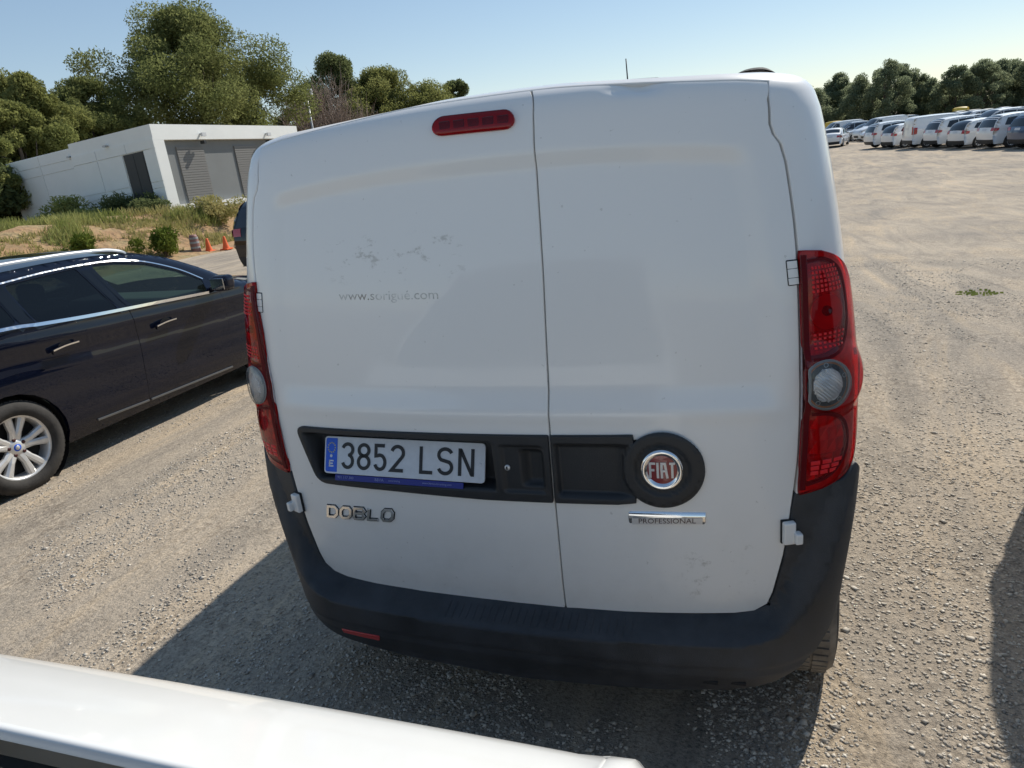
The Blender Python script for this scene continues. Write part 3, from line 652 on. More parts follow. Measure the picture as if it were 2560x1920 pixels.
# ---- tail lamps
LR = [(.0, 1.449), (.809, 1.443), (.85, 1.425), (.885, 1.395), (.915, 1.34), (.925, 1.27), (.922, 1.195), (.945, 1.16), (.945, 1.10), (.912, 1.05), (.905, .98), (.885, .915), (.845, .884), (.79, .863), (.0, .850)]
def lamp(side):
    inn = [(p[0]*side+.0085, p[1]) for p in (DR if side > 0 else DL) if .86 < p[1] < 1.44 and abs(p[0]) > .5]
    inn.sort(key=lambda p: p[1])
    inn = [(interp(.852, [(q[1], q[0]) for q in inn]), .852)]+inn+[(inn[-1][0]+.002, 1.449)]
    outer = spline(LR[1:-1], 5)
    poly = [(s*side, z) for s, z in inn+outer]
    CC = (.783*1.0, 1.137)
    def bulge(s, z):
        a = abs(s); d = math.hypot((a-CC[0])/(.125 if a > CC[0] else .062), (z-CC[1])/.072)
        b = .011+(.017 if side > 0 else .006)*(1-sst(.80, 1.45, d))
        e1 = math.hypot((a-.785)/.075, (z-1.30)/.125); e2 = math.hypot((a-.775)/.080, (z-.975)/.095)
        return b+.004*(1-sst(.7, 1.1, e1))+.004*(1-sst(.7, 1.1, e2))
    root = panel('tail_lamp', poly, lambda s, z: VN(s, z, .002), 'lamp_housing', van, h=.025, depth=.015, bev=.001)
    root['label'] = ('right' if side > 0 else 'left')+' tail lamp'
    panel('lamp_lens', poly, lambda s, z: VN(s, z, bulge(s, z)), 'red_lens', root, h=.010, depth=.016, bev=.003)
    mir_ = lambda P: [(x*side, z) for x, z in P]
    ie = lambda z: interp(z, [(q[1], q[0]) for q in inn])
    # dark edge along the door and lobes of the two red chambers
    band = [(ie(z)+.006, z) for z in np.linspace(.862, 1.44, 24)]
    ribbon('lamp_bezel', [mir_(band)], .016, lambda s, z: VN(s, z, .005), 'lamp_bezel_dark', root, off=.002, thick=.002, flip=1)
    up = spline([(ie(1.405)+.014, 1.425), (.815, 1.424), (.852, 1.395), (.866, 1.34), (.862, 1.27), (.842, 1.225), (.80, 1.203), (ie(1.2)+.014, 1.200)], 5)
    lo_ = spline([(ie(1.06)+.014, 1.066), (.79, 1.062), (.835, 1.035), (.850, .985), (.838, .935), (.80, .895), (ie(.88)+.014, .878)], 5)
    for o_ in (up, lo_):
        ribbon('chamber_rim', [mir_(o_)], .011, lambda s, z: VN(s, z, .007), 'lamp_bezel_dark', root, off=.002, thick=.004, flip=1)
    # chamber reflectors: stepped facets that stand at different angles
    def facets(o_, z0, z1, n, m, nm):
        P = [(x, z) for x, z in o_]; V = []; F = []
        for j in range(m):
            for i in range(n):
                zc0, zc1 = z0+(z1-z0)*j/m, z0+(z1-z0)*(j+1)/m; zc = (zc0+zc1)/2
                xr = max([x for x, z in P if abs(z-zc) < .02] or [.80])-.006; xl = ie(zc)+.016
                a_, b_ = xl+(xr-xl)*i/n, xl+(xr-xl)*(i+1)/n; k = len(V); t = .0045 if (i+j) % 2 else .001
                for s_, z_, q_ in ((a_, zc0, t), (b_*.999, zc0, .004), (b_*.999, zc1-.0006, t*.4), (a_, zc1-.0006, .005)): V.append(VN(s_*side, z_, .003+q_))
                F.append((k, k+1, k+2, k+3))
        mesh_obj(nm, V, F, 'bowl_silver', root, smooth=False)['kind'] = 'stuff'
    facets(up, 1.345, 1.42, 9, 8, 'reflector_cells'); facets(up, 1.21, 1.262, 8, 5, 'reflector_cells'); facets(lo_, .885, .955, 3, 4, 'reflector_cells'); facets(lo_, .958, 1.055, 4, 3, 'reflector_cells')
    bowl = panel('reflector_bowl', mir_(arc(.812, 1.303, .042, .040, 0, 345, 23)), lambda s, z: VN(s, z, .010-.009*(1-min(1, math.hypot((abs(s)-.812)/.042, (z-1.303)/.040)**2))), 'bowl_silver', root, h=.008, depth=.004)
    bb, bf = lathe_geo([(0, .012), (.008, .010), (.013, 0)], 16, 'Z'); c = VN(.812*side, 1.305, .004); mesh_obj('bulb', [c+Vector((v.x, -v.z, v.y)) for v in bb], bf, 'lamp_bezel_dark', root)
    # moulded ribs of the outer lens: small prisms in rows, darker bands between the chambers
    def ribs(z0, z1, n, m, o_, nm, mt, fill=.8):
        V = []; F = []
        for j in range(m):
            zc0, zc1 = z0+(z1-z0)*j/m, z0+(z1-z0)*(j+fill)/m; zc = (zc0+zc1)/2
            xr = max([x for x, z in o_ if abs(z-zc) < .02] or [.80])-.010; xl = ie(zc)+.020
            for i in range(n):
                a_, b_ = xl+(xr-xl)*i/n, xl+(xr-xl)*(i+fill)/n; k = len(V)
                for s_, z_ in ((a_, zc0), (b_, zc0), (b_, zc1), (a_, zc1)): V.append(VN(s_*side, z_, bulge(s_, z_)+.0004))
                V.append(VN((a_+b_)/2*side, zc+(zc1-zc0)*.25, bulge((a_+b_)/2, zc)+.0022)); F += [(k, k+1, k+4), (k+1, k+2, k+4), (k+2, k+3, k+4), (k+3, k, k+4)]
        mesh_obj(nm, V, F, mt, root, smooth=False)['kind'] = 'stuff'
    ribs(1.352, 1.416, 8, 6, up, 'lens_ribs', 'lens_rib', .62); ribs(1.222, 1.262, 7, 4, up, 'lens_ribs', 'lens_rib', .55); ribs(.905, .945, 3, 3, lo_, 'lens_ribs', 'lens_rib', .8)
    for o_ in (up, lo_): ribbon('lens_groove', [mir_(o_)], .007, lambda s, z: VN(s, z, bulge(s, z)), 'lens_shade', root, off=.0008, thick=.001, flip=1)
    ribbon('lens_groove', [mir_([(ie(z)+.004, z) for z in np.linspace(.866, 1.44, 30)])], .012, lambda s, z: VN(s, z, bulge(s, z)), 'lens_shade', root, off=.0006, thick=.001, flip=1)
    # round clear reversing lamp
    ring = [(CC[0]+.050*math.cos(2*math.pi*k/40), CC[1]+.058*math.sin(2*math.pi*k/40)) for k in range(40)]
    ring = [(max(x, ie(z)+.004)*side, z) for x, z in ring]
    def din(s, z): return math.hypot((abs(s)-CC[0])/.050, (z-CC[1])/.058)
    def RL(s, z): return VN(s, z, (.030 if side > 0 else .019)+.004*(1-din(s, z)**2))
    rl = panel('reversing_lamp', ring, RL, 'amber' if side > 0 else 'letter_silver', root, h=.01, depth=.034, bev=.002)
    ribbon('lamp_bezel', [ring+[ring[0]]], .005, RL, 'cowl_bar', rl, off=.0025, thick=.004)
    ribbon('dark_ring', [[(CC[0]*side+.037*side*math.cos(2*math.pi*k/30), CC[1]+.0445*math.sin(2*math.pi*k/30)) for k in range(31)]], .013, RL, 'black_plastic' if side > 0 else 'letter_silver', rl, off=.0012, thick=.001, flip=1)
    for k in range(5):
        a_ = 2*math.pi*k/5+.35; cx_, cz_ = CC[0]*side+.040*side*math.cos(a_), CC[1]+.048*math.sin(a_)
        if abs(cx_) > ie(cz_)+.012: ribbon('ring_mark', [[(cx_+.0045*math.cos(q_), cz_+.005*math.sin(q_)) for q_ in [2*math.pi*j/12 for j in range(13)]]], .0014, RL, 'cowl_bar', rl, off=.002)
    inner = [(CC[0]*side+.031*side*math.cos(2*math.pi*k/30), CC[1]+.038*math.sin(2*math.pi*k/30)) for k in range(30)]
    panel('clear_dome', inner, lambda s, z: VN(s, z, (.036 if side > 0 else .024)+.008*(1-min(1, (din(s, z)/.64)**2))+.0010*math.sin(z*900)*math.sin(s*700)), 'bowl_silver', rl, h=.004, depth=.006, bev=.002)
    panel('dome_glass', ring, lambda s, z: VN(s, z, (.040 if side > 0 else .028)+.007*(1-din(s, z)**2)), 'clear_lens', rl, h=.012, depth=.01, bev=.003)
lamp(1); lamp(-1)
# ---- bumper
ZL = [(0, .443), (.6, .452), (.70, .477), (.76, .53), (.80, .62), (.84, .78), (.9, .9)]
def bump_off(s, z):
    a = abs(s); zl = interp(a, ZL); w = .030+.15*sst(.66, .8, a)
    A = .074-.056*sst(.64, .90, a)
    r = 1-max(0., min(1., (z-zl)/w))
    low = .022*sst(.37, .27, z)
    crease = .006*math.exp(-((z-.365)/.010)**2)
    return .003+A*r-1.2*max(0., z-zl-w)*(1-sst(.6, .72, a))-low*(1-sst(.8, 1.0, a)*.5)+(.004 if z > .37 and z < zl-.004 else 0)*0-crease*.6
bo = [(-1.03, .66), (-1.0, .57), (-.95, .495), (-.87, .44), (-.82, .39), (-.77, .345), (-.71, .316), (-.6, .293), (-.4, .275), (0, .262), (.4, .275), (.6, .293), (.71, .316), (.77, .345), (.82, .39), (.87, .44), (.95, .495), (1.0, .57), (1.03, .66), (1.02, .76), (.98, .82), (.92, .872), (.885, .900), (.845, .872), (.79, .856), (.728, .848)]
bo += [(p[0]+(.008 if p[0] > .66 else 0), p[1]+(.005 if p[0] < .64 else -.003)) for p in reversed(DR[:7])]+[(.137, .480)]+[(p[0]-.008*(1 if p[0] < -.66 else 0), p[1]+(.005 if p[0] > -.64 else -.003)) for p in reversed(DL[-8:])]
bo += [(-.722, .848), (-.79, .856), (-.845, .872), (-.885, .900), (-.92, .872), (-.98, .82), (-1.02, .76)]
cr = []
for i in range(-70, 71):
    s_ = .0122*i; a_ = abs(s_); zl = interp(a_, ZL); w = .030+.15*sst(.66, .8, a_); cr += [(s_, zl), (s_, zl+w)] if zl+w < .9 else [(s_, zl)]
cr = np.array(cr); gb = np.array([(u, v) for v in np.arange(.265, .9, .011) for u in np.arange(-1.19, 1.2, .0135)])
keep_ = np.array([np.min(np.abs(cr-p).max(1)) > .0065 for p in gb]); gb = np.vstack([gb[keep_], cr])
bumper = panel('rear_bumper', bo, lambda s, z: VN(s, z, bump_off(s, z)), 'bumper_plastic', van, h=.014, hv=.008, depth=.05, bev=.006, pts=gb)
und = [[VN(s, z, o) for s in [-.68+.08*i for i in range(18)]] for z, o in ((.30, .03), (.29, -.05), (.31, -.4))]
grid_obj('bumper_underside', und, 'black_plastic', bumper)
rfl = spline([(-.607, .344), (-.53, .347), (-.464, .349)], 4)+spline([(-.470, .330), (-.53, .330), (-.604, .330)], 4)
panel('reflector', rfl, lambda s, z: VN(s, z, bump_off(s, z)+.003), 'reflector_red', bumper, h=.012, depth=.008)
panel('reflector', [(-p[0], p[1]-.045) for p in rfl], lambda s, z: VN(s, z, bump_off(s, z)-.004), 'black_plastic', bumper, h=.012, depth=.008)
for s0 in (.545, .615): bevel_box('vent_slot', VN(s0, .322, bump_off(s0, .322)+.0005), (.04, .006, .012), 'dark_gap', bumper, bev=.002, seg=1)
# fine ribs moulded in the step
for k in range(26):
    s0 = -.22+.022*k
    ribbon('step_rib', [[(s0, .452), (s0+.004, .472)]], .0022, lambda s, z: VN(s, z, bump_off(s, z)), 'bumper_plastic', bumper, off=.0012, thick=.002)
# ---- hinges
for sd in (1, -1):
    sh, zh = (.7415, 1.4035) if sd > 0 else (-.748, 1.392)
    fr = fillet([(sh-.0135, zh-.029), (sh+.0135, zh-.029), (sh+.0135, zh+.029), (sh-.0135, zh+.029)], .003)
    hg = panel('upper_hinge', fr, lambda s, z: VDo(s, z, .0015), 'dark_gap', van, h=.02, depth=.004, bev=.0005)
    for z0, z1 in ((-.0265, -.0125), (-.0105, .0085), (.0105, .0265)):
        panel('hinge_leaf', [(sh-.0108, zh+z0), (sh+.0112, zh+z0), (sh+.0112, zh+z1), (sh-.0108, zh+z1)], lambda s, z: VDo(s, z, .004), 'van_white_paint', hg, h=.02, depth=.003, bev=.0006)
    c = VN(.7135*sd, .7475, .012); R = Matrix.Rotation(math.radians(22*sd), 3, 'Z')
    lh = bevel_box('lower_hinge', c, (.031, .018, .062), 'van_white_paint', van, bev=.004, M=R)
    bevel_box('hinge_knuckle', VN(.732*sd, .737, .022), (.019, .024, .030), 'van_white_paint', lh, bev=.004, M=R)
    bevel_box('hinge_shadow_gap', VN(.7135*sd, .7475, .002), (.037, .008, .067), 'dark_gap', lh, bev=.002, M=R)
# ---- roof fittings
tv, tf = tube_geo([(-.01, 2.62, 1.80), (-.01, 2.60, 1.94), (-.012, 2.58, 2.125)], [.008, .0045, .003], 8); mesh_obj('aerial', tv, tf, 'black_plastic', van)
rb = spline([(.60, .0), (.635, .014), (.675, .017), (.70, .008), (.71, 0)], 4)
rv = []; 
for yy, k in ((.33, .7), (.36, 1), (.52, 1), (.56, .6)): rv.append([(x, yy, 1.853-.25*(x-.60)*.35+z*k*1.15) for x, z in rb])
grid_obj('roof_gutter_cap', rv, 'rubber', van, flip=True)
# ---- flank window and wheels
def flank(y, z): return VN(S90+(y-.35), z, .004)
for sd in (1, -1):
    o = fillet([(2.55, 1.12), (3.35, 1.10), (3.30, 1.2), (2.85, 1.64), (2.60, 1.66)], .05)
    panel('side_window', [((S90+(a-.35))*sd, b) for a, b in o], lambda s, z: VN(s, z, .004), 'far_glass', van, h=.06, depth=.004)
wr = [[(x*(.68-.10*t), 2.98+.62*t, 1.70-.62*t+.03*(1-(x)**2)) for x in [i/6-1 for i in range(13)]] for t in [k/6 for k in range(7)]]
grid_obj('windscreen', wr, 'far_glass', van, flip=True)
fc = [Vector(VM(SE*sd, z)) for sd, zs in ((1, (.24, .5, .8, 1.1, 1.4, 1.6, 1.8, 1.89)), (-1, (1.89, 1.8, 1.6, 1.4, 1.1, .8, .5, .24))) for z in zs]
mesh_obj('front_end', fc+[Vector((0, 4.32, .6))], [(i, (i+1) % 16, 16) for i in range(16)], 'van_white_paint', van)
def wheel(name, x, y, z, R, w, side, parent, rim_mat='alloy', rim_r=.62, spokes=10, detail=2, tread='dusty_tread'):
    seg = 56 if detail > 1 else (20 if detail == 1 else 12)
    h = w/2
    tp = [(R*rim_r, -h*.78), (R*.70, -h), (R*.85, -h*1.04), (R*.955, -h*.95), (R, -h*.76), (R, h*.76), (R*.955, h*.95), (R*.85, h*1.04), (R*.70, h), (R*rim_r, h*.78)]
    V, F = lathe_geo(tp, seg); n = len(tp)
    fm = [1 if (i % (n-1)) in (3, 4, 5) else 0 for i in range(len(F))]
    wroot = mesh_obj(name, [v+Vector((x, y, z)) for v in V], F, 'tyre_rubber', parent, mats=['tyre_rubber', tread], fmat=fm)
    if detail > 1:
        bx = []
        for k in range(60):
            a = 2*math.pi*k/60
            for q, d in ((-.52, .05), (0, 0), (.52, -.05)):
                M = Matrix.Rotation(a+d, 4, 'X'); v, f = box_geo(q*h, 0, R+.001, h*.44, R*.078, .010); bx.append(([M @ p+Vector((x, y, z)) for p in v], f))
        v, f = join_geo(bx); mesh_obj('tread_blocks', v, f, tread, wroot, smooth=False)
    rr = R*rim_r; o = h*.80*side
    rp = [(rr*1.02, o), (rr*.97, o*1.02), (rr*.93, o*.9), (rr*.90, o*.2), (rr*.9, -o*.8)]
    V, F = lathe_geo(rp, seg); mesh_obj('rim', [v+Vector((x, y, z)) for v in V], F, rim_mat, wroot)
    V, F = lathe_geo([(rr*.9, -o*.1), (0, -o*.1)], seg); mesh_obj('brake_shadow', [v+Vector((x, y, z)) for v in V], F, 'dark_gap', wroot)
    parts = []
    for k in range(spokes):
        if detail > 1:
            pair = k//2; a = 2*math.pi*(pair+.5*0)/(spokes/2)+(-.235 if k % 2 else .235)+.10; wi, wo_ = .100*R/.32, .092*R/.32
            lean = .10*(1 if k % 2 else -1)
        else: a = 2*math.pi*k/spokes; wi, wo_ = .05, .07; lean = 0
        r0, r1 = rr*.16, rr*.97; prof = [(r0, wi*.62, o*.62), (rr*.5, wi*.42, o*.82), (r1, wo_*.62, o*.93)]
        vv = []
        for r, ww, xx in prof:
            aa = a+lean*(1-r/r1)*.9
            t = Vector((0, math.cos(aa), math.sin(aa))); nn = Vector((0, -math.sin(aa), math.cos(aa)))
            for q, dx in ((-1, -.012), (-.45, 0), (.45, 0), (1, -.012)): vv.append(t*r+nn*ww*.5*q+Vector((xx+dx*side, 0, 0)))
            for q in (-1, 1): vv.append(t*r+nn*ww*.5*q+Vector((xx-.035*side, 0, 0)))
        ff = []
        for i in range(2):
            b = i*6
            for p, q in ((0, 1), (1, 2), (2, 3), (4, 0), (3, 5)): ff.append((b+p, b+q, b+6+q, b+6+p))
        if side < 0: ff = [f[::-1] for f in ff]
        parts.append((vv, [f[::-1] for f in ff]))
    if detail > 1:
        for vv, ff in parts: mesh_obj('spoke', [v+Vector((x, y, z)) for v in vv], ff, rim_mat, wroot, smooth=False)
    else:
        v, f = join_geo(parts); mesh_obj('spokes', [p+Vector((x, y, z)) for p in v], f, rim_mat, wroot, smooth=False)
    V, F = lathe_geo([(0, o*.72), (rr*.10, o*.72), (rr*.26, o*.66), (rr*.30, o*.4)], 28); hub = mesh_obj('hub', [v+Vector((x, y, z)) for v in V], F, rim_mat, wroot)
    if detail > 1:
        V, F = lathe_geo([(0, o*.75), (rr*.105, o*.75), (rr*.12, o*.70)], 24); mesh_obj('hub_cap', [v+Vector((x, y, z)) for v in V], F, 'plate_blue', wroot)
        V, F = lathe_geo([(0, o*.765), (rr*.065, o*.765), (rr*.07, o*.74)], 24); mesh_obj('cap_disc', [v+Vector((x, y, z)) for v in V], F, 'letter_silver', wroot)
        for k in range(5):
            a = 2*math.pi*k/5+.42; V, F = lathe_geo([(0, o*.70), (rr*.058, o*.70), (rr*.058, o*.4)], 12)
            mesh_obj('wheel_bolt', [v+Vector((x, y+rr*.25*math.cos(a), z+rr*.25*math.sin(a))) for v in V], F, 'lamp_dark', wroot)
    return wroot
for sx in (1, -1):
    for yy in (.56, 3.30): wheel('wheel', .788*sx, yy, .315, .318, .195, sx, van, 'seal_grey', .62, 10, 2 if (sx > 0 and yy < 1) else 1)
ub = [[(x, y, .30) for x in (-.72, .72)] for y in (.25, 4.1)]
grid_obj('underbody', ub, 'dark_gap', van)
# ================================================================== CARS
def polydist(P, q):
    best = 1e9; x, z = q
    for (ax, az), (bx, bz) in zip(P, P[1:]):
        ex, ez = bx-ax, bz-az; L = ex*ex+ez*ez; t = ((x-ax)*ex+(z-az)*ez)/L if L else 0
        t = 0 if t < 0 else (1 if t > 1 else t); d = (x-ax-t*ex)**2+(z-az-t*ez)**2
        if d < best: best = d
    return math.sqrt(best)
class CarShape:
    def __init__(s, prof, hw, belt, sill, r=.10, tumble=.30, taper=.07, k=4):
        s.raw = prof; s.prof = spline(prof, k); s.hw = hw; s.belt = belt; s.sill = sill; s.r = r; s.tumble = tumble; s.taper = taper
        ys = [p[0] for p in prof]; s.y0, s.y1 = min(ys), max(ys); s.ym = (s.y0+s.y1)/2; s.L = s.y1-s.y0
        acc = [0]
        for a, b in zip(s.prof, s.prof[1:]): acc.append(acc[-1]+math.hypot(b[0]-a[0], b[1]-a[1]))
        s.acc = acc
    def base(s, y, z):
        w = s.hw*(1-s.taper*abs((y-s.ym)/(s.L/2))**4); b = interp(y, s.belt)
        if z > b: w -= s.tumble*(z-b)+.02*sst(0, .08, z-b)
        else:
            w -= .055*max(0, (s.sill+.22-z)/.25)**2; w -= .05*((b-z)-.28)**2 if b-z < .28 else .03*((b-z-.28))**2
            w += .010*math.exp(-((z-(b-.10))/.05)**2)-.008*math.exp(-((z-(b-.24))/.05)**2)
        return w
    def side(s, y, z, off=0, sd=1):
        d = polydist(s.prof, (y, z)); w = s.base(y, z)
        if d < s.r: w -= s.r*(1-math.sqrt(max(0, 1-(1-d/s.r)**2)))
        return Vector(((w+off)*sd, y, z))
    def top(s, t, u, off=0):
        # t: arc length along the outline from the front, u: -1..1 across
        i = max(1, min(len(s.acc)-1, bisect.bisect_right(s.acc, t))); k = (t-s.acc[i-1])/(s.acc[i]-s.acc[i-1]+1e-9)
        a, b = s.prof[i-1], s.prof[i]; y, z = a[0]+(b[0]-a[0])*k, a[1]+(b[1]-a[1])*k
        a2, b2 = s.prof[max(0, i-2)], s.prof[min(len(s.prof)-1, i+1)]
        n = Vector((0, (b2[1]-a2[1]), -(b2[0]-a2[0]))).normalized()
        if n.dot(Vector((0, y-s.ym, z-.5))) < 0: n = -n
        w = s.base(y, z)-s.r; c = .055*(1-u*u)+off
        return Vector((w*u, y, z))+n*c
    def t_at(s, i): return s.acc[i*((len(s.prof)-1)//(len(s.raw)-1))]
    def outline(s, arches):
        o = list(s.prof); fb, rb = o[0], o[-1]
        out = o[:]   # front bottom -> rear bottom
        low = [(rb[0]+.05, s.sill)]
        for (yc, zc, r) in sorted(arches):
            a0 = math.asin(max(-1, min(1, (s.sill-zc)/r)))
            A = [(yc-r*math.cos(a0+(math.pi-2*a0)*k/14), zc+r*math.sin(a0+(math.pi-2*a0)*k/14)) for k in range(15)]
            low += A
        low.append((fb[0]-.05, s.sill))
        return out+low
    def patch(s, name, mat, parent, t0, t1, u0, u1, off=.005, nt=6, nu=8):
        rows = [[s.top(t0+(t1-t0)*i/nt, u0+(u1-u0)*j/nu, off) for j in range(nu+1)] for i in range(nt+1)]
        return grid_obj(name, rows, mat, parent)
def inset(poly, d):
    P = [tuple(p) for p in poly]
    if area(P) < 0: P.reverse()
    out = []; n = len(P)
    for i in range(n):
        a, c = Vector(P[i-1]), Vector(P[(i+1) % n]); t = (c-a)
        t = t.normalized() if t.length else Vector((1, 0)); out.append((P[i][0]-t.y*d, P[i][1]+t.x*d))
    return out
def simple_car(name, spec):
    """a parked car at far-lot detail; returns the Empty that owns it"""
    S = CarShape(spec['prof'], spec['hw'], spec['belt'], spec['sill'], r=spec.get('r', .11), tumble=spec.get('tumble', .28), k=spec.get('k', 3)); hh_ = spec.get('h', .13)
    root = bpy.data.objects.new(name, None); COL.objects.link(root)
    out = S.outline(spec['arches']); V = []; F = []
    b1 = panel('body', out, lambda y, z: S.side(y, z), 'white_paint', root, h=hh_, depth=.02, bev=.004)
    b2 = panel('body_left', out, lambda y, z: S.side(y, z, 0, -1), 'white_paint', None, h=hh_, depth=.02, bev=.004, flip=-1)
    rows = [[S.top(S.acc[i], -1+2*j/8) for j in range(9)] for i in range(len(S.prof))]
    b3 = grid_obj('body_top', rows, 'white_paint')
    # one body mesh
    bm = bmesh.new()
    for o in (b1, b2, b3): bm.from_mesh(o.data)
    me = b1.data; bm2 = bmesh.new(); bm.to_mesh(me); bm.free(); bm2.free(); me.polygons.foreach_set('use_smooth', [True]*len(me.polygons))
    for o in (b2, b3): bpy.data.objects.remove(o)
    for w in spec['windows']:
        for sd in (1, -1): panel('side_window', fillet(w, .03), lambda y, z, sd=sd: S.side(y, z, .006, sd), 'far_glass', root, h=.2, depth=.003, flip=sd, bev=.001)
    i0, i1 = spec['wind']; S.patch('windscreen', 'far_glass', root, S.t_at(i0)+.04, S.t_at(i1)-.03, -.93, .93)
    if spec.get('back'):
        i0, i1 = spec['back']; S.patch('rear_window', 'far_glass', root, S.t_at(i0)+.05, S.t_at(i1)-.02, -.90, .90)
    T = S.acc[-1]; t0, t1 = spec['tail']
    for sd in (1, -1):
        S.patch('tail_lamp', 'tail_red', root, T-t1, T-t0, sd*spec.get('tin', .58), sd*1.0, .008, 3, 3)
        yb = S.y0; panel('tail_lamp_side', [(yb+.03, spec['tz'][0]), (yb+.03+.17, spec['tz'][0]+.03), (yb+.03+.19, spec['tz'][1]), (yb+.05, spec['tz'][1])], lambda y, z, sd=sd: S.side(y, z, .008, sd), 'tail_red', root, h=.1, depth=.004, flip=sd)
        S.patch('headlamp', 'letter_silver', root, spec['head'][0], spec['head'][1], sd*.55, sd*1.0, .008, 3, 3)
    S.patch('lower_bumper', 'black_plastic', root, T-.22, T, -1, 1, .006, 3, 6)
    S.patch('grille', 'black_plastic', root, .12, .30, -.5, .5, .006, 3, 6)
    S.patch('number_plate', 'plate_white', root, T-t1+.05, T-t1+.16, -.26, .26, .008, 1, 2)
    for yc, zc, r in spec['arches']:
        for sd in (1, -1): wheel('wheel', (spec['hw']-.105)*sd, yc, r-.045, r-.045, .20, sd, root, 'alloy', .64, 8, 1, 'tyre_rubber')
    grid_obj('underbody', [[(x, y, spec['sill']+.06) for x in (-.7, .7)] for y in (S.y0+.1, S.y1-.1)], 'dark_gap', root)
    for sd in (1, -1): bevel_box('door_mirror', ((spec['hw']+.06)*sd, spec['mir'][0], spec['mir'][1]), (.16, .10, .13), 'white_paint', root, bev=.03)
    return root
SUV = dict(prof=[(4.25, .25), (4.36, .50), (4.32, .80), (4.05, .98), (3.35, 1.08), (3.0, 1.18), (2.55, 1.48), (2.15, 1.62), (1.3, 1.66), (.55, 1.60), (.22, 1.45), (.02, 1.05), (-.04, .75), (0, .45), (.06, .28)], hw=.91, belt=[(0, 1.12), (4.3, 1.02)], sill=.26, arches=[(.85, .34, .40), (3.45, .34, .40)],
           windows=[[(.45, 1.16), (1.15, 1.13), (1.10, 1.53), (.62, 1.50)], [(1.20, 1.13), (2.05, 1.10), (2.0, 1.56), (1.15, 1.54)], [(2.11, 1.10), (3.0, 1.07), (2.62, 1.40), (2.2, 1.55), (2.06, 1.56)]], wind=(5, 7), back=(9, 11), tail=(.64, .80), tz=(.90, 1.04), tin=.70, head=(.55, .78), mir=(2.85, 1.10))
HATCH = dict(prof=[(4.0, .22), (4.10, .45), (4.06, .68), (3.8, .84), (3.15, .95), (2.85, 1.02), (2.3, 1.33), (1.9, 1.44), (1.2, 1.47), (.55, 1.42), (.2, 1.28), (.0, .95), (-.03, .7), (0, .4), (.05, .24)], hw=.88, belt=[(0, 1.0), (4.1, .90)], sill=.22, arches=[(.75, .31, .36), (3.3, .31, .36)],
             windows=[[(.42, 1.06), (1.05, 1.0), (1.0, 1.35), (.62, 1.31)], [(1.10, 1.0), (1.95, .97), (1.88, 1.38), (1.06, 1.36)], [(2.0, .97), (2.85, .94), (2.4, 1.25), (2.05, 1.37), (1.94, 1.38)]], wind=(5, 7), back=(9, 11), tail=(.58, .76), tz=(.78, .94), tin=.72, head=(.50, .72), mir=(2.7, .98))
VAN = dict(prof=[(4.28, .25), (4.38, .5), (4.33, .82), (4.1, 1.0), (3.65, 1.13), (3.4, 1.2), (2.95, 1.62), (2.65, 1.79), (2.0, 1.84), (.7, 1.84), (.16, 1.80), (.04, 1.62), (0, 1.1), (-.03, .6), (0, .3)], hw=.90, belt=[(0, 1.2), (4.3, 1.1)], sill=.26, arches=[(.8, .33, .38), (3.5, .33, .38)],
           windows=[[(2.45, 1.16), (3.35, 1.13), (3.0, 1.50), (2.8, 1.66), (2.5, 1.68)]], wind=(5, 7), tail=(.55, 1.0), tz=(.85, 1.25), tin=.82, head=(.55, .8), mir=(3.2, 1.2), tumble=.16)
SEDAN = dict(prof=[(4.4, .22), (4.5, .45), (4.46, .66), (4.2, .80), (3.4, .93), (3.05, 1.0), (2.45, 1.30), (2.05, 1.41), (1.4, 1.42), (.95, 1.35), (.42, 1.08), (.08, 1.0), (-.02, .75), (0, .42), (.05, .24)], hw=.89, belt=[(0, .97), (4.4, .90)], sill=.22, arches=[(.9, .31, .36), (3.6, .31, .36)],
             windows=[[(.75, 1.02), (1.35, .99), (1.35, 1.33), (1.08, 1.28)], [(1.40, .99), (2.15, .96), (2.1, 1.35), (1.40, 1.34)], [(2.2, .96), (3.0, .94), (2.55, 1.22), (2.25, 1.34), (2.16, 1.35)]], wind=(5, 7), back=(9, 10), tail=(.52, .68), tz=(.72, .86), tin=.70, head=(.48, .70), mir=(2.85, .98))
PROTO = {k: simple_car(n, v) for k, n, v in (('suv', 'parked_suv', SUV), ('hatch', 'parked_hatchback', HATCH), ('van', 'parked_van', VAN), ('sedan', 'parked_sedan', SEDAN))}
PROTO['near_van'] = simple_car('parked_van', dict(VAN, h=.04, k=8, r=.14))
USED = set()
def place(kind, x, y, heading, paint, label, cat, group=None, rear_y=0.0):
    """heading: degrees clockwise from +Y; (x, y) is the middle of the tail"""
    o = PROTO[kind] if kind not in USED else copy_tree(PROTO[kind]); USED.add(kind)
    o.location = (x, y, ground_z(x, y)); o.rotation_euler = (0, 0, -math.radians(heading)); tag(o, label, cat, group)
    for ch in o.children:
        if ch.data and ch.data.materials and ch.name.split('.')[0] in ('body', 'door_mirror'):
            ch.material_slots[0].link = 'OBJECT'; ch.material_slots[0].material = MAT[paint]
    return o
GA = 'cars in the front row of the far lot'; GB = 'cars packed in the back rows of the far lot'
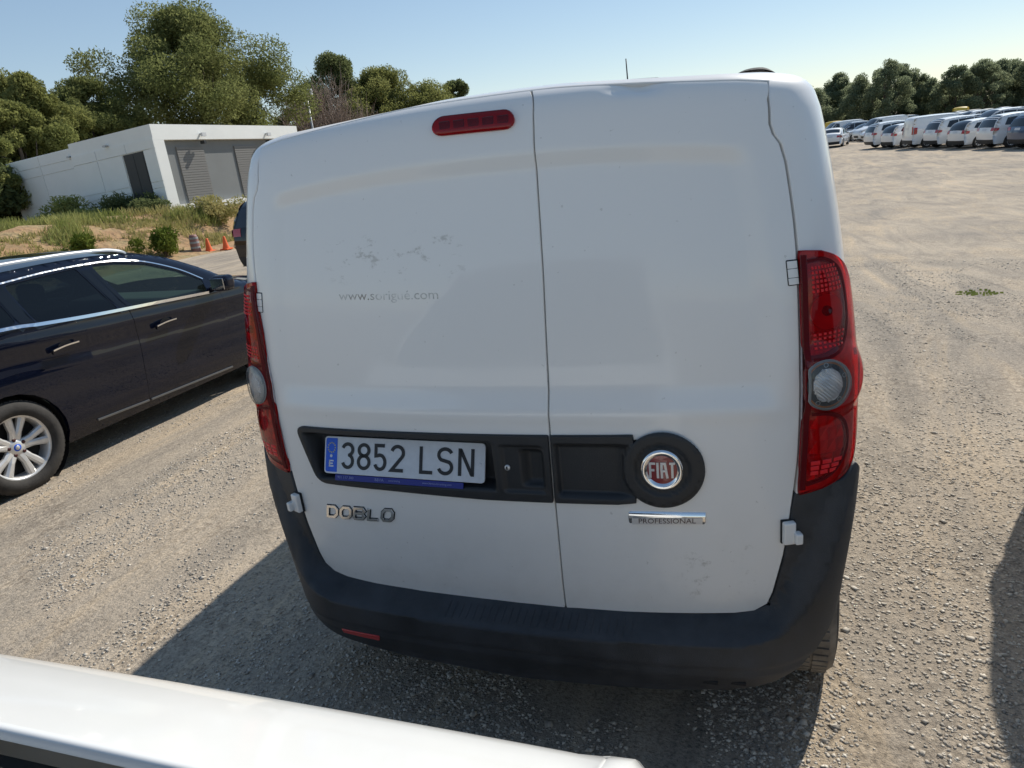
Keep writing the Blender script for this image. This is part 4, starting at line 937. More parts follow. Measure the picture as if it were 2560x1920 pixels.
front = [('suv', 'white_paint', 'white crossover, leftmost of the front row in the far lot', 'car'),
         ('hatch', 'white_paint', 'white hatchback just left of the white panel van in the far lot', 'car'),
         ('van', 'white_paint', 'white panel van seen side-on in the front row of the far lot', 'van'),
         ('suv', 'white_paint', 'white crossover just right of the far panel van', 'car'),
         ('hatch', 'white_paint', 'white hatchback third from the right in the far front row', 'car'),
         ('suv', 'white_paint', 'white crossover second from the right in the far front row', 'car'),
         ('suv', 'blue_paint', 'dark blue crossover cut by the right edge of the photo', 'car')]
for i, (k_, p_, l_, c_) in enumerate(front): place(k_, 8.0+.80*i, 56.2-2.45*i, 72+[2, -3, 4, 0, -4, 2, -2][i], p_, l_, c_, GA)
place('sedan', 6.2, 64.2, 14, 'white_paint', 'low white saloon standing alone beside the van roof corner, far lot', 'car')
rr_ = random.Random(3); paints = ['white_paint']*7+['silver_paint', 'silver_paint', 'grey_paint', 'white_paint', 'black_paint']
lab = {'white_paint': 'white', 'silver_paint': 'silver', 'grey_paint': 'grey', 'black_paint': 'black'}
kn = {'suv': 'crossover', 'hatch': 'hatchback', 'sedan': 'saloon', 'van': 'panel van'}
def back(x, y, hd):
    k = rr_.choice(['suv', 'suv', 'hatch', 'sedan', 'van'] if rr_.random() < .4 else ['suv', 'hatch', 'sedan']); p = rr_.choice(paints)
    if k == 'van': p = 'white_paint'
    place(k, x+rr_.uniform(-.3, .3), y+rr_.uniform(-.2, .2), hd+rr_.uniform(-4, 4), p, '%s %s in the packed back rows of the far lot' % (lab[p], kn[k]), 'van' if k == 'van' else 'car', GB)
for k_, off, hd in ((1, 10.3, 252), (2, 17.0, 72), (3, 27.3, 252), (4, 34.0, 72), (5, 44.0, 252)):
    for i in range(-16, 7):
        x = 8.0+.80*i+.952*off; y = 56.2-2.48*i+.307*off; t = (x-.66)/(y+1.67)
        if .118 < t < .292 and y < 98: back(x, y, hd)
place('van', 8.6, 92, 20, 'yellow_paint', 'yellow van behind the back rows, left end of the far lot', 'van'); place('van', 22.5, 97, 15, 'yellow_paint', 'yellow van among the back rows, right part of the far lot', 'van')
# vehicles beside the subject
place('suv', -8.95, 10.9, 4, 'black_paint', 'black crossover half hidden behind the left edge of the white van', 'car')
place('near_van', 2.86, 2.30, 179, 'white_paint', 'white panel van parked to the right, known by its rounded shadow', 'van')
# ------------------------------------------------------------------ dark blue estate car
def estate():
    prof = [(3.60, .22), (3.68, .40), (3.66, .60), (3.52, .74), (3.1, .87), (2.70, .95), (2.42, 1.00), (2.08, 1.19), (1.75, 1.345), (1.45, 1.425), (1.1, 1.465), (.7, 1.48), (.2, 1.475), (-.3, 1.455), (-.72, 1.41), (-.95, 1.28), (-1.06, 1.0), (-1.09, .75), (-1.10, .5), (-1.05, .25)]
    S = CarShape(prof, .905, [(-1.1, 1.17), (.13, 1.115), (.81, 1.055), (1.87, .985), (2.45, .96), (3.7, .85)], .20, r=.09, tumble=.34, k=4)
    phi = .07
    root = thing('estate_car', 'dark blue estate car with silver roof rails, left of the white van', 'car', (-4.16-.885*math.cos(phi), 1.566+.885*math.sin(phi), -.175), -phi)
    ar = [(0, .325, .375), (2.756, .325, .375)]
    out = S.outline(ar)
    ap_ = spline([(.262, 1.40), (.30, 1.432), (.62, 1.447), (.95, 1.443), (1.25, 1.416), (1.52, 1.352), (1.80, 1.232), (2.0, 1.115), (2.075, 1.0), (2.11, .80), (2.09, .45), (2.06, .27), (1.9, .245), (1.1, .245), (.58, .245), (.47, .30)], 3)+[(.455, .48), (.425, .60), (.36, .74), (.29, .88), (.245, 1.0), (.30, 1.12), (.285, 1.25)]
    qw = fillet([(-.62, 1.175), (.265, 1.140), (.195, 1.395), (-.10, 1.385), (-.42, 1.34)], .04)
    wr_ = fillet([(.385, 1.117), (1.045, 1.052), (.875, 1.412), (.305, 1.400)], .03)
    wf = fillet([(1.165, 1.040), (1.955, .990), (1.975, 1.085), (1.77, 1.215), (1.49, 1.330), (1.22, 1.392), (1.0, 1.411)], .03)
    bl_ = [(.952, 1.447), (1.02, 1.30), (1.118, 1.04), (1.135, .8), (1.10, .45), (1.085, .24)]
    rd = [p for p in ap_ if p[0] < interp(-p[1], [(-z, x) for x, z in bl_])]
    def split(poly, left):
        # keep the part of the aperture in front of / behind the centre pillar line
        from_ = [(x, z) for x, z in poly]
        f = lambda p: p[0]-interp(-p[1], [(-z, x) for x, z in bl_])
        res = []
        n = len(from_)
        for i in range(n):
            a, b = from_[i], from_[(i+1) % n]; fa, fb = f(a), f(b)
            keep = (fa < 0) if left else (fa >= 0)
            if keep: res.append(a)
            if (fa < 0) != (fb < 0):
                t = fa/(fa-fb); c = (a[0]+(b[0]-a[0])*t, a[1]+(b[1]-a[1])*t); up = c[1] > .8
                seq = bl_ if ((up and left) or (up and not left)) else bl_[::-1]
                going_out = keep
                res.append(c)
                if going_out:
                    res += (bl_[1:-1] if up else bl_[1:-1][::-1])
        return res
    for sd in (1, -1):
        fm = lambda y, z, sd=sd: S.side(y, z, 0, sd)
        fo = lambda o: (lambda y, z, sd=sd: S.side(y, z, o, sd))
        h = .027 if sd > 0 else .08
        panel('body_side', out, fm, 'dark_blue_paint', root, h=h, holes=[ap_, qw], depth=.03, bev=.004, flip=sd)
        for nm, left, win in (('rear_door', True, wr_), ('front_door', False, wf)):
            dp = inset(split(ap_, left), .0035)
            d = panel(nm, dp, fm, 'dark_blue_paint', root, h=h, holes=[win], depth=.03, bev=.004, flip=sd)
            panel('door_glass', win, fo(-.006), 'tinted_glass' if left else 'window_glass', d, h=.08, depth=.003, rim=False, flip=sd)
            hy, hz = (.50, .905) if left else (1.40, .842)
            ribbon('door_handle', [spline([(hy-.105, hz-.010), (hy, hz+.004), (hy+.105, hz+.006)], 5)], .030, fo(.0), 'dark_blue_paint', d, off=.040, thick=.022, flip=sd)
            ribbon('handle_chrome', [spline([(hy-.100, hz+.004), (hy, hz+.016), (hy+.102, hz+.017)], 5)], .011, fo(.0), 'chrome', d, off=.043, thick=.006, flip=sd)
            panel('handle_bowl', arc(hy+.02, hz+.005, .055, .035, 0, 340, 17), fo(.0015), 'dark_gap', d, h=.05, rim=False, flip=sd)
            lw = [(.60, .292), (1.08, .272)] if left else [(1.105, .271), (2.05, .245)]
            ribbon('sill_moulding', [spline(lw, 6)], .012, fo(0), 'grey_paint', d, off=.012, thick=.012, flip=sd)
            # black pillar cover
            pc = [(.885, 1.412), (.947, 1.415), (1.112, 1.045), (1.055, 1.050)] if left else [(.960, 1.415), (.992, 1.412), (1.157, 1.040), (1.124, 1.043)]
            panel('pillar_cover', pc, fo(.002), 'black_paint', d, h=.06, rim=False, flip=sd)
        panel('quarter_glass', qw, fo(-.006), 'tinted_glass', root, h=.1, rim=False, flip=sd)
        panel('pillar_cover', [(.272, 1.14), (.37, 1.12), (.295, 1.40), (.205, 1.395)], fo(.003), 'black_paint', root, h=.06, rim=False, flip=sd)
        ribbon('belt_chrome', [spline([(-.66, 1.160), (.13, 1.128), (.40, 1.100), (.81, 1.060), (1.40, 1.016), (1.955, .974)], 8)], .020, fo(0), 'chrome', root, off=.008, thick=.008, flip=sd)
        ribbon('window_chrome', [spline([(-.45, 1.352), (-.1, 1.398), (.20, 1.409), (.6, 1.424), (.95, 1.420), (1.25, 1.397), (1.50, 1.340), (1.78, 1.222), (1.98, 1.095)], 8)], .009, fo(0), 'chrome', root, off=.006, thick=.006, flip=sd)
        rail = spline([(-.80, 1.44), (-.72, 1.50), (-.4, 1.528), (.2, 1.535), (.8, 1.523), (1.2, 1.496), (1.36, 1.465), (1.42, 1.44)], 6)
        V = []
        for i, (y, z) in enumerate(rail):
            x = S.base(y, 1.44)-.095; V.append([(x+.026*sd, y, z-.014), (x+.026*sd, y, z+.002), (x+.012*sd, y, z+.012), (x-.010*sd, y, z+.012), (x-.018*sd, y, z-.014)])
        grid_obj('roof_rail', V, 'silver_paint', root, flip=sd < 0)
        m = bevel_box('door_mirror', ((.905+.115)*sd, 2.03, 1.045), (.20, .13, .14), 'dark_blue_paint', root, bev=.045, seg=4); bevel_box('mirror_glass', ((.905+.115)*sd, 1.963, 1.045), (.15, .008, .10), 'chrome', m, bev=.003); bevel_box('mirror_foot', ((.905)*sd, 2.02, 1.0), (.07, .06, .03), 'black_plastic', m, bev=.008)
        panel('tail_lamp', fillet([(-1.03, .85), (-.80, .90), (-.72, 1.02), (-.98, 1.05)], .03), fo(.006), 'tail_red', root, h=.06, flip=sd)
    rows = [[S.top(S.acc[i], -1+2*j/14) for j in range(15)] for i in range(len(S.prof))]
    n0, n1 = 6*4, 9*4; r0, r1 = 14*4, 16*4
    grid_obj('bonnet', rows[:n0+1], 'dark_blue_paint', root); grid_obj('windscreen', rows[n0:n1+1], 'window_glass', root)
    grid_obj('roof', rows[n1:r0+1], 'dark_blue_paint', root); grid_obj('rear_window', rows[r0:r1+1], 'tinted_glass', root); grid_obj('tailgate', rows[r1:], 'dark_blue_paint', root)
    grid_obj('headliner', [[(x, y, 1.40) for x in (-.55, .55)] for y in (-.6, 1.4)], 'headliner', root)
    for x in (-.38, .38):
        st = bevel_box('front_seat', (x, 1.05, .62), (.48, .50, .16), 'interior', root, bev=.06, seg=3); bevel_box('seat_back', (x, .80, .90), (.46, .14, .56), 'interior', st, bev=.06, seg=3); bevel_box('headrest', (x, .74, 1.25), (.25, .09, .16), 'interior', st, bev=.04, seg=3)
    bevel_box('rear_seat', (0, .02, .85), (1.3, .16, .60), 'interior', root, bev=.06, seg=3); bevel_box('dashboard', (0, 1.95, .90), (1.45, .38, .16), 'interior', root, bev=.05, seg=3)
    grid_obj('floor_pan', [[(x, y, .30) for x in (-.78, .78)] for y in (-.95, 3.5)], 'dark_gap', root)
    for sd in (1, -1):
        for yc in (0, 2.756):
            wheel('wheel', .79*sd, yc, .325, .325, .215, sd, root, 'alloy', .695, 10, 2 if sd > 0 else 1, 'tyre_rubber')
            V, F = lathe_geo([(.37, .62*sd), (.372, .86*sd)], 24); mesh_obj('wheel_housing', [v+Vector((0, yc, .325)) for v in V if True], F, 'dark_gap', root)
estate()
# ------------------------------------------------------------------ bonnet of the white vehicle behind the van
def nose():
    xc, hw = -.345, .88
    root = thing('white_vehicle', 'white vehicle whose bonnet fills the lower left corner', 'car')
    HZ = [(-.760, .45), (-.766, .66), (-.780, .76), (-.81, .828), (-.86, .884), (-.93, .929), (-1.0, .964), (-1.1, 1.012), (-1.195, 1.055)]
    HZ.sort()
    def T(x, y):
        u = (x-xc)/hw; z = sinterp(y, HZ); z -= .012*u*u; z += .012*math.exp(-((abs(u)-.93)/.035)**2); z -= .09*max(0, (abs(u)-.945)/.055)**2
        return Vector((x, y, z))
    ho = fillet([(xc-.80, -1.108), (xc+.80, -1.108), (xc+.79, -.85), (xc+.72, -.785), (xc-.72, -.785), (xc-.79, -.85)], [.03, .03, .05, .05, .05, .05])
    hood = panel('bonnet', ho, T, 'hood_white', root, h=.03, depth=.020, bev=.009)
    for sd in (1, -1):
        fo_ = [(xc+.806*sd, -1.19), (xc+.88*sd, -1.19), (xc+.88*sd, -.86), (xc+.86*sd, -.80), (xc+.76*sd, -.775), (xc+.728*sd, -.782), (xc+.797*sd, -.85), (xc+.806*sd, -1.14)]
        wing = panel('front_wing', fo_, T, 'hood_white', root, h=.03, depth=.03, bev=.004)
        rows = []
        for i in range(30):
            y = -.86-.04*i; zt = T(xc+hw*sd, max(y, -1.19)).z-.004; zlow = .33+math.sqrt(max(0, .36**2-(y+1.38)**2)) if abs(y+1.38) < .36 else .24
            zlow = min(zlow, zt-.03); rows.append([(xc+(hw+dx)*sd, y, zlow+(zt-zlow)*k) for k, dx in ((0, -.02), (.4, .002), (.75, .004), (1, 0))])
        grid_obj('wing_side', rows, 'hood_white', wing)
    # front end
    fr = [[(xc+u*.86, -.735-.10*abs(u)**4+dy, z) for u in [i/8-1 for i in range(17)]] for z, dy in ((.24, -.03), (.40, 0), (.52, .0), (.60, -.01), (.68, -.03), (.75, -.045))]
    fe = grid_obj('front_bumper', fr, 'hood_white', root, flip=True)
    bevel_box('grille', (xc, -.740, .56), (.9, .03, .10), 'black_plastic', fe, bev=.01)
    for sd in (1, -1): bevel_box('headlamp', (xc+.66*sd, -.80, .68), (.24, .05, .11), 'letter_silver', root, bev=.03, seg=3)
    # cowl, wiper and screen
    grid_obj('cowl', [[(xc+u*.80, y, z-.02*u*u) for u in [i/8-1 for i in range(17)]] for y, z in ((-1.10, .935), (-1.135, .940), (-1.18, .968), (-1.30, 1.0), (-1.42, 1.05))], 'cowl_grey', root, flip=True)
    V, F = tube_geo([(-.75, -1.190, .999), (-.40, -1.182, 1.003), (-.215, -1.178, .999), (-.10, -1.176, .992), (.05, -1.182, .987)], [.012, .013, .013, .012, .010], 10)
    wp = mesh_obj('wiper', V, F, 'cowl_bar', root)
    V, F = tube_geo([(-.70, -1.31, 1.085), (.10, -1.30, 1.078)], .009, 8); mesh_obj('wiper_blade', V, F, 'rubber', wp)
    nz = bevel_box('washer_jet', (-.13, -1.158, .980), (.034, .022, .020), 'cowl_bar', root, bev=.008, seg=3)
    bevel_box('washer_jet', (-.43, -1.166, .985), (.034, .022, .020), 'cowl_bar', root, bev=.008, seg=3)
    scr = [[(xc+u*(.78-.10*t), -1.42-.78*t, 1.06+.62*t+.03*(1-u*u)) for u in [i/8-1 for i in range(17)]] for t in [k/6 for k in range(7)]]
    grid_obj('windscreen', scr, 'far_glass', root, flip=True)
    roof = [[(xc+u*.70, y, z+.03*(1-u*u)) for u in [i/8-1 for i in range(17)]] for y, z in ((-2.19, 1.69), (-2.5, 1.76), (-3.2, 1.79), (-4.2, 1.78), (-4.7, 1.70), (-4.8, 1.2), (-4.82, .4))]
    grid_obj('roof', roof, 'hood_white', root, flip=True)
    for sd in (1, -1):
        pr = [(-1.40, 1.05), (-2.19, 1.69), (-2.5, 1.76), (-3.2, 1.79), (-4.2, 1.78), (-4.7, 1.70), (-4.8, 1.2), (-4.82, .4), (-4.8, .25), (-2.2, .25), (-2.2, .9), (-1.40, .93)]
        panel('cabin_side', pr, lambda y, z, sd=sd: Vector((xc+sd*(.87-.20*max(0, z-1.0)-.02*max(0, .5-z)), y, z)), 'hood_white', root, h=.12, depth=.02, flip=sd)
        panel('side_window', fillet([(-1.72, 1.12), (-2.28, 1.62), (-3.0, 1.68), (-3.0, 1.10)], .06), lambda y, z, sd=sd: Vector((xc+sd*(.874-.20*max(0, z-1.0)), y, z)), 'far_glass', root, h=.12, depth=.003, flip=sd)
        for yc in (-1.38, -4.05): wheel('wheel', xc+.78*sd, yc, .315, .315, .20, sd, root, 'alloy', .64, 10, 1, 'tyre_rubber')
nose()
# ================================================================== BANK, BUILDING, VEGETATION
def bank_rise(x, y):
    D = -16.3-x+1.1*mnoise.noise((y*.22, 1.7, 0))+.5*mnoise.noise((x*.5, y*.5, 4))
    r = 1.36*sst(-.2, 5.2, D)+.30*sst(5, 30, D)+.22*mnoise.noise((x*.45, y*.45, 9))*sst(.3, 2.5, D)+.10*mnoise.noise((x*1.4, y*1.4, 2))*sst(.3, 2, D)
    return r if D > -.2 else -.25*(-.2-D)
def bank_z(x, y): return ground_z(x, y)+bank_rise(x, y)
def make_bank():
    xs = [-15.0-.35*i for i in range(46)]+[-31.5-1.6*i for i in range(30)]; ys = [-8+.4*i for i in range(100)]+[32.4+1.6*i for i in range(45)]
    rows = [[(x, y, bank_z(x, y)) for x in xs] for y in ys]
    tag(grid_obj('earth_bank', rows, 'orange_soil', flip=True), kind='structure')
make_bank()
def building():
    C = Vector((-21.2, 21.7, 0)); e1 = Vector((.05, 1, 0)).normalized(); e2 = Vector((-e1.y, e1.x, 0)); n1 = Vector((e1.y, -e1.x, 0)); n2 = -e1
    root = thing('flat_roofed_building', 'low white flat-roofed building with grey shutters on the bank', 'building', C)
    def P(t1, t2, z, o1=0, o2=0):
        # t1 along the bright face, t2 along the shaded wall; o* push out of either face
        return e1*t1+e2*t2+Vector((0, 0, z-.026*t1-.060*t2))+n1*o1+n2*o2
    def slab(name, mat, a, b, parent=root):
        # box between (t1,t2,z) corners
        V = [P(t1, t2, z) for t1 in (a[0], b[0]) for t2 in (a[1], b[1]) for z in (a[2], b[2])]
        return mesh_obj(name, V, [(0, 1, 3, 2), (4, 6, 7, 5), (0, 4, 5, 1), (2, 3, 7, 6), (0, 2, 6, 4), (1, 5, 7, 3)], mat, parent, smooth=False)
    # near volume: shaded side wall of panels, recessed grey front inside a white frame
    wall = slab('side_wall', 'building_white', (.02, .30, .45), (8.9, 4.5, 3.93))
    slab('far_wing', 'building_white', (.10, 4.56, .2), (6.5, 8.6, 3.86))
    slab('frame_top', 'building_white', (0, 0, 3.43), (9.0, 4.54, 4.0)); slab('frame_post', 'building_white', (0, 0, .72), (.52, .32, 3.428)); slab('frame_post', 'building_white', (8.6, 0, .72), (9.0, .32, 3.428))
    slab('frame_sill', 'building_white', (.523, 0, .72), (8.597, .32, .965))
    rec = slab('recessed_front', 'building_grey', (.525, .22, .97), (8.59, .28, 3.425))
    slab('plinth', 'plinth_grey', (.10, .08, -.4), (8.8, 4.4, .71))
    for a in (1.21, 4.52, 6.75):
        sh = slab('roller_shutter', 'shutter_grey', (a, .19, .965), (a+1.48, .215, 3.18), rec)
        for k in range(22): slab('shutter_slat', 'shutter_grey', (a+.01, .165, .985+k*.0995), (a+1.47, .189, .985+k*.0995+.082), sh)
    # cladding panels on the shaded wall, joints left open
    zz = [(.52, 1.665), (1.69, 1.905), (1.93, 3.125), (3.15, 3.505), (3.53, 3.995)]
    for z0, z1 in zz:
        for a, b in ((.0, .62), (1.78, 3.15), (3.17, 4.53)) if z1 < 3.13 and z0 > .5 else ((.0, 1.50), (1.52, 3.15), (3.17, 4.53)):
            if z0 > 3.5: continue
            slab('cladding_panel', 'building_white', (-.028, a+.002, z0), (.018, b, z1), wall)
    for z0, z1 in ((.3, 1.62), (1.645, 1.875), (1.90, 3.06), (3.085, 3.42), (3.445, 3.84)):
        for a, b in ((4.58, 6.55), (6.57, 8.58)): slab('cladding_panel', 'building_white', (.065, a, z0), (.098, b, z1), root)
    d = slab('door', 'door_dark', (-.010, .66, .93), (.0185, 1.73, 3.12), wall)
    slab('door_leaf', 'door_dark', (-.020, .70, .96), (-.0105, 1.18, 3.08), d); slab('door_leaf', 'door_dark', (-.020, 1.21, .96), (-.0105, 1.69, 3.08), d)
    slab('threshold', 'building_white', (-.05, .60, .84), (.0185, 1.78, .925), wall)
    for t in (2.5, 6.6):
        l = slab('wall_lamp', 'pole_grey', (t-.04, -.14, 3.62), (t+.04, -.002, 3.66)); slab('lamp_head', 'floodlight', (t-.11, -.22, 3.52), (t+.11, -.12, 3.66), l)
        slab('camera_housing', 'door_dark', (t-.10, -.22, 3.24), (t+.02, -.002, 3.36), l)
    slab('wall_lamp', 'pole_grey', (-.16, 2.35, 3.56), (-.03, 2.52, 3.62)); slab('wall_lamp', 'pole_grey', (-.06, 4.58, 3.50), (.06, 4.74, 3.56))
    slab('roof', 'plinth_grey', (.15, .25, 3.932), (8.8, 4.4, 3.97))
building()
# ---- lamp post
def lamp_post():
    x, y = -28.8, 44.8; z = bank_z(x, y)
    r = thing('floodlight_post', 'grey post with two floodlights behind the building roof', 'lamp post', (x, y, z))
    V, F = tube_geo([(0, 0, 0), (0, 0, 6.35-z)], [.09, .06], 10); mesh_obj('post', V, F, 'pole_grey', r)
    bevel_box('crossbar', (0, 0, 6.35-z), (.9, .08, .08), 'pole_grey', r, bev=.01)
    for q in (-.32, .32):
        f = bevel_box('floodlight', (q, -.10, 6.63-z), (.44, .22, .46), 'floodlight', r, bev=.04); bevel_box('floodlight_glass', (q, -.215, 6.63-z), (.36, .01, .38), 'letter_silver', f, bev=.004)
lamp_post()
# ---- cones
def cone(x, y, label):
    r = thing('traffic_cone', label, 'traffic cone', (x, y, ground_z(x, y)+.01), 0, 'cones at the foot of the bank')
    V, F = lathe_geo([(0, .44), (.030, .44), (.042, .42), (.085, .16), (.12, .045)], 18, 'Z'); mesh_obj('cone_body', V, F, 'cone_orange', r); bevel_box('base', (0, 0, .022), (.30, .30, .044), 'cone_orange', r, bev=.01)
    V, F = lathe_geo([(.0885, .30), (.0700, .42)], 18, 'Z'); mesh_obj('band', V, F, 'plate_white', r) if False else None
cone(-16.10, 18.25, 'orange traffic cone nearest the black crossover'); cone(-16.55, 17.95, 'orange traffic cone beside the striped marker post')
def marker():
    x, y = -16.85, 17.70; r = thing('marker_drum', 'striped brown marker drum left of the two orange cones', 'marker drum', (x, y, ground_z(x, y)+.02)); 
    V, F = lathe_geo([(0, .60), (.10, .60), (.13, .55), (.15, .30), (.16, .03), (.16, 0)], 18, 'Z'); mesh_obj('drum', V, F, 'barrier_brown', r)
    for z in (.16, .32, .46): V, F = lathe_geo([(.165-.04*z, z), (.160-.04*z, z+.06)], 18, 'Z'); mesh_obj('stripe', V, F, 'seal_grey', r)
marker()
# ---- trees
def leaf_cloud(centres, radii, n, size, rng, flat=.8, elong=2.2, hole=.35):
    """leaf-sized faces through the outer part of many overlapping clumps"""
    c = np.asarray(centres); r = np.asarray(radii); w = r**2; w /= w.sum()
    i = rng.choice(len(c), n, p=w); d = rng.normal(size=(n, 3)); d /= np.linalg.norm(d, axis=1)[:, None]
    rad = r[i]*(hole+(1-hole)*rng.random(n)**.6); p = c[i]+d*rad[:, None]*np.array([1, 1, flat])
    p += rng.normal(scale=.06, size=(n, 3))*r[i][:, None]
    a = rng.normal(size=(n, 3))+d*.9; a /= np.linalg.norm(a, axis=1)[:, None]
    b = np.cross(a, rng.normal(size=(n, 3))); b /= np.linalg.norm(b, axis=1)[:, None]
    s = size*(.6+.8*rng.random(n))
    A = a*(s*elong/2)[:, None]; B = b*(s/2)[:, None]
    V = np.stack([p-A, p+B*.9, p+A, p-B*.9], 1).reshape(-1, 3)
    return V
def quads_obj(name, V, mat, parent=None):
    n = len(V)//4; me = bpy.data.meshes.new(name); me.vertices.add(len(V)); me.vertices.foreach_set('co', V.astype(np.float32).ravel())
    me.loops.add(n*4); me.loops.foreach_set('vertex_index', np.arange(n*4, dtype=np.int32)); me.polygons.add(n); me.polygons.foreach_set('loop_start', np.arange(0, n*4, 4, dtype=np.int32)); me.polygons.foreach_set('loop_total', np.full(n, 4, dtype=np.int32))
    me.materials.append(MAT[mat]); me.update(calc_edges=True); me.validate()
    o = bpy.data.objects.new(name, me); COL.objects.link(o)
    if parent: o.parent = parent
    return o
def make_tree(name, label, x, y, z, H, W, mat, n, leaf, seed, base=.28, clumps=46, trunk_r=.22, lobes=None, group=None, top_flat=.8, elong=2.2, cr=.075):
    rng = np.random.default_rng(seed); root = thing(name, label, 'tree', (x, y, z), 0, group)
    cs = []; rs = []; limbs = []
    th = H*(base+.18)
    for k in range(clumps):
        a = rng.random()*2*math.pi; t = rng.random()**.8; hz = base+(1-base)*t
        env = math.sin(math.pi*min(1, .18+.80*t**.9))**.75*(.9+.25*math.sin(3*a+seed))
        rr = W/2*env*math.sqrt(rng.random())*.95
        cs.append((rr*math.cos(a), rr*math.sin(a), H*hz*.94)); rs.append(W*(cr+.075*rng.random())*(1.1-.25*t))
    if lobes:
        for (lx, ly, lz, lr) in lobes: cs.append((lx, ly, lz)); rs.append(lr)
    V = leaf_cloud(cs, rs, n, leaf, rng, top_flat, elong); V[:, 2] = np.maximum(V[:, 2], .1)
    cr = quads_obj('crown', V, mat, root)
    parts = []
    bend = rng.normal(scale=.04*H, size=2)
    tr = [(0, 0, -.3), (bend[0]*.3, bend[1]*.3, th*.4), (bend[0]*.7, bend[1]*.7, th*.8), (bend[0], bend[1], th*1.15), (bend[0]*1.3, bend[1]*1.3, H*.80)]
    tv, tf = tube_geo(tr, [trunk_r*1.25, trunk_r, trunk_r*.8, trunk_r*.6, trunk_r*.15], 9); mesh_obj('trunk', tv, tf, 'bark', root)
    for k in range(min(16, clumps)):
        c = Vector(cs[k]); b = Vector((bend[0], bend[1], th*(.6+.5*rng.random()))); m = (b+c)/2+Vector((0, 0, -.05*H)); parts.append(tube_geo([b, m, c], [trunk_r*.35, trunk_r*.2, trunk_r*.06], 6))
    lv, lf = join_geo(parts); mesh_obj('limbs', lv, lf, 'bark', root)
    return root
def zb(x, y): return bank_z(x, y) if x < -15.2 else ground_z(x, y)
make_tree('pine_tree', 'tall broad pine rising behind the white building', -31.2, 37.0, .6, 10.8, 12.4, 'pine_needles', 150000, .075, 11, base=.20, clumps=190, cr=.045, lobes=[(-3.9, -3.2, 7.9, 1.3), (-4.6, -3.6, 8.2, .9), (.8, 0, 10.3, 1.3), (-1.5, -1, 10.2, 1.3), (3.4, 2.8, 8.0, 1.4), (-2.8, -2.2, 6.6, 1.3)])
LT = [(-34.6, 27.2, 7.5, 7.6, 'round light pine at the far left edge', 21), (-31.8, 26.0, 7.0, 6.0, 'lower pine in front of the far left pines', 22), (-33.4, 30.8, 7.2, 7.4, 'pine between the left edge and the tall pine', 23), (-30.8, 23.6, 5.6, 5.2, 'small pine beside the left end of the building', 24), (-38.0, 24.5, 7.2, 7.0, 'pine cut by the left edge of the photo', 25)]
for x, y, h, w, l, sd in LT: make_tree('pine_tree', l, x, y, .5, h, w, 'pine_needles_light' if sd in (21, 22, 24) else 'pine_needles', 80000, .072, sd, base=.06, clumps=120, cr=.05, group='pines left of the building')
make_tree('pine_tree', 'dark pine just right of the tall pine', -33.9, 58.3, -.3, 11.4, 10.2, 'dark_foliage', 70000, .09, 31, base=.02, clumps=110, cr=.05); make_tree('pine_tree', 'rounded pine above the left half of the van roof', -30.9, 60.6, -.4, 10.0, 11.6, 'pine_needles_light', 90000, .085, 32, base=.02, clumps=120, cr=.05)
make_tree('pine_tree', 'sloping pine crown meeting the van roofline', -27.2, 62.0, -.5, 8.4, 11.0, 'pine_needles_light', 80000, .085, 33, base=.02, clumps=120, cr=.05); make_tree('pine_tree', 'small distant tree above the van roof, left of the brake lamp', -32.3, 82.2, -.8, 10.6, 7.0, 'dark_foliage', 26000, .13, 34, base=.2, clumps=34)
make_tree('pine_tree', 'tiny treetop showing beside the door joint at the roof', -26.6, 92, -1, 8.3, 5, 'dark_foliage', 6000, .22, 35, base=.2, clumps=20)
make_tree('pine_tree', 'grey-green pine between the tall pine and the floodlight post', -35.5, 55.5, -.2, 9.0, 8.0, 'dark_foliage', 60000, .085, 36, base=.02, clumps=100, cr=.05)
# bare bush with grey-brown twigs
def bare_tree(x, y, label, H, W, seed):
    rng = np.random.default_rng(seed); root = thing('bare_tree', label, 'tree', (x, y, zb(x, y)-.2), 0, 'bare trees by the floodlight post'); parts = []
    for k in range(150):
        a = rng.random()*2*math.pi; t = rng.random(); e = Vector((W/2*math.cos(a)*(.3+.7*rng.random()), W/2*math.sin(a)*(.3+.7*rng.random()), H*(.45+.55*t))); b = Vector((rng.normal()*.2, rng.normal()*.2, H*.1*rng.random())); m = (b+e)/2+Vector(rng.normal(size=3))*.35
        parts.append(tube_geo([b, m, e], [.05, .03, .01], 4, False))
        for q in range(9):
            s = m.lerp(e, rng.random()); d = (e-b).normalized()*.9+Vector(rng.normal(size=3))*.55; parts.append(tube_geo([s, s+d*.8], [.016, .006], 3, False))
    v, f = join_geo(parts); mesh_obj('twigs', v, f, 'dry_twigs', root); tv, tf = tube_geo([(0, 0, -.3), (.05, 0, H*.35)], [.16, .09], 8); mesh_obj('trunk', tv, tf, 'bark', root)
bare_tree(-30.0, 47.6, 'leafless grey-brown tree at the right end of the building', 7.8, 6.4, 41); bare_tree(-28.6, 49.5, 'leafless twiggy bush right of the floodlight post', 6.0, 4.8, 42)
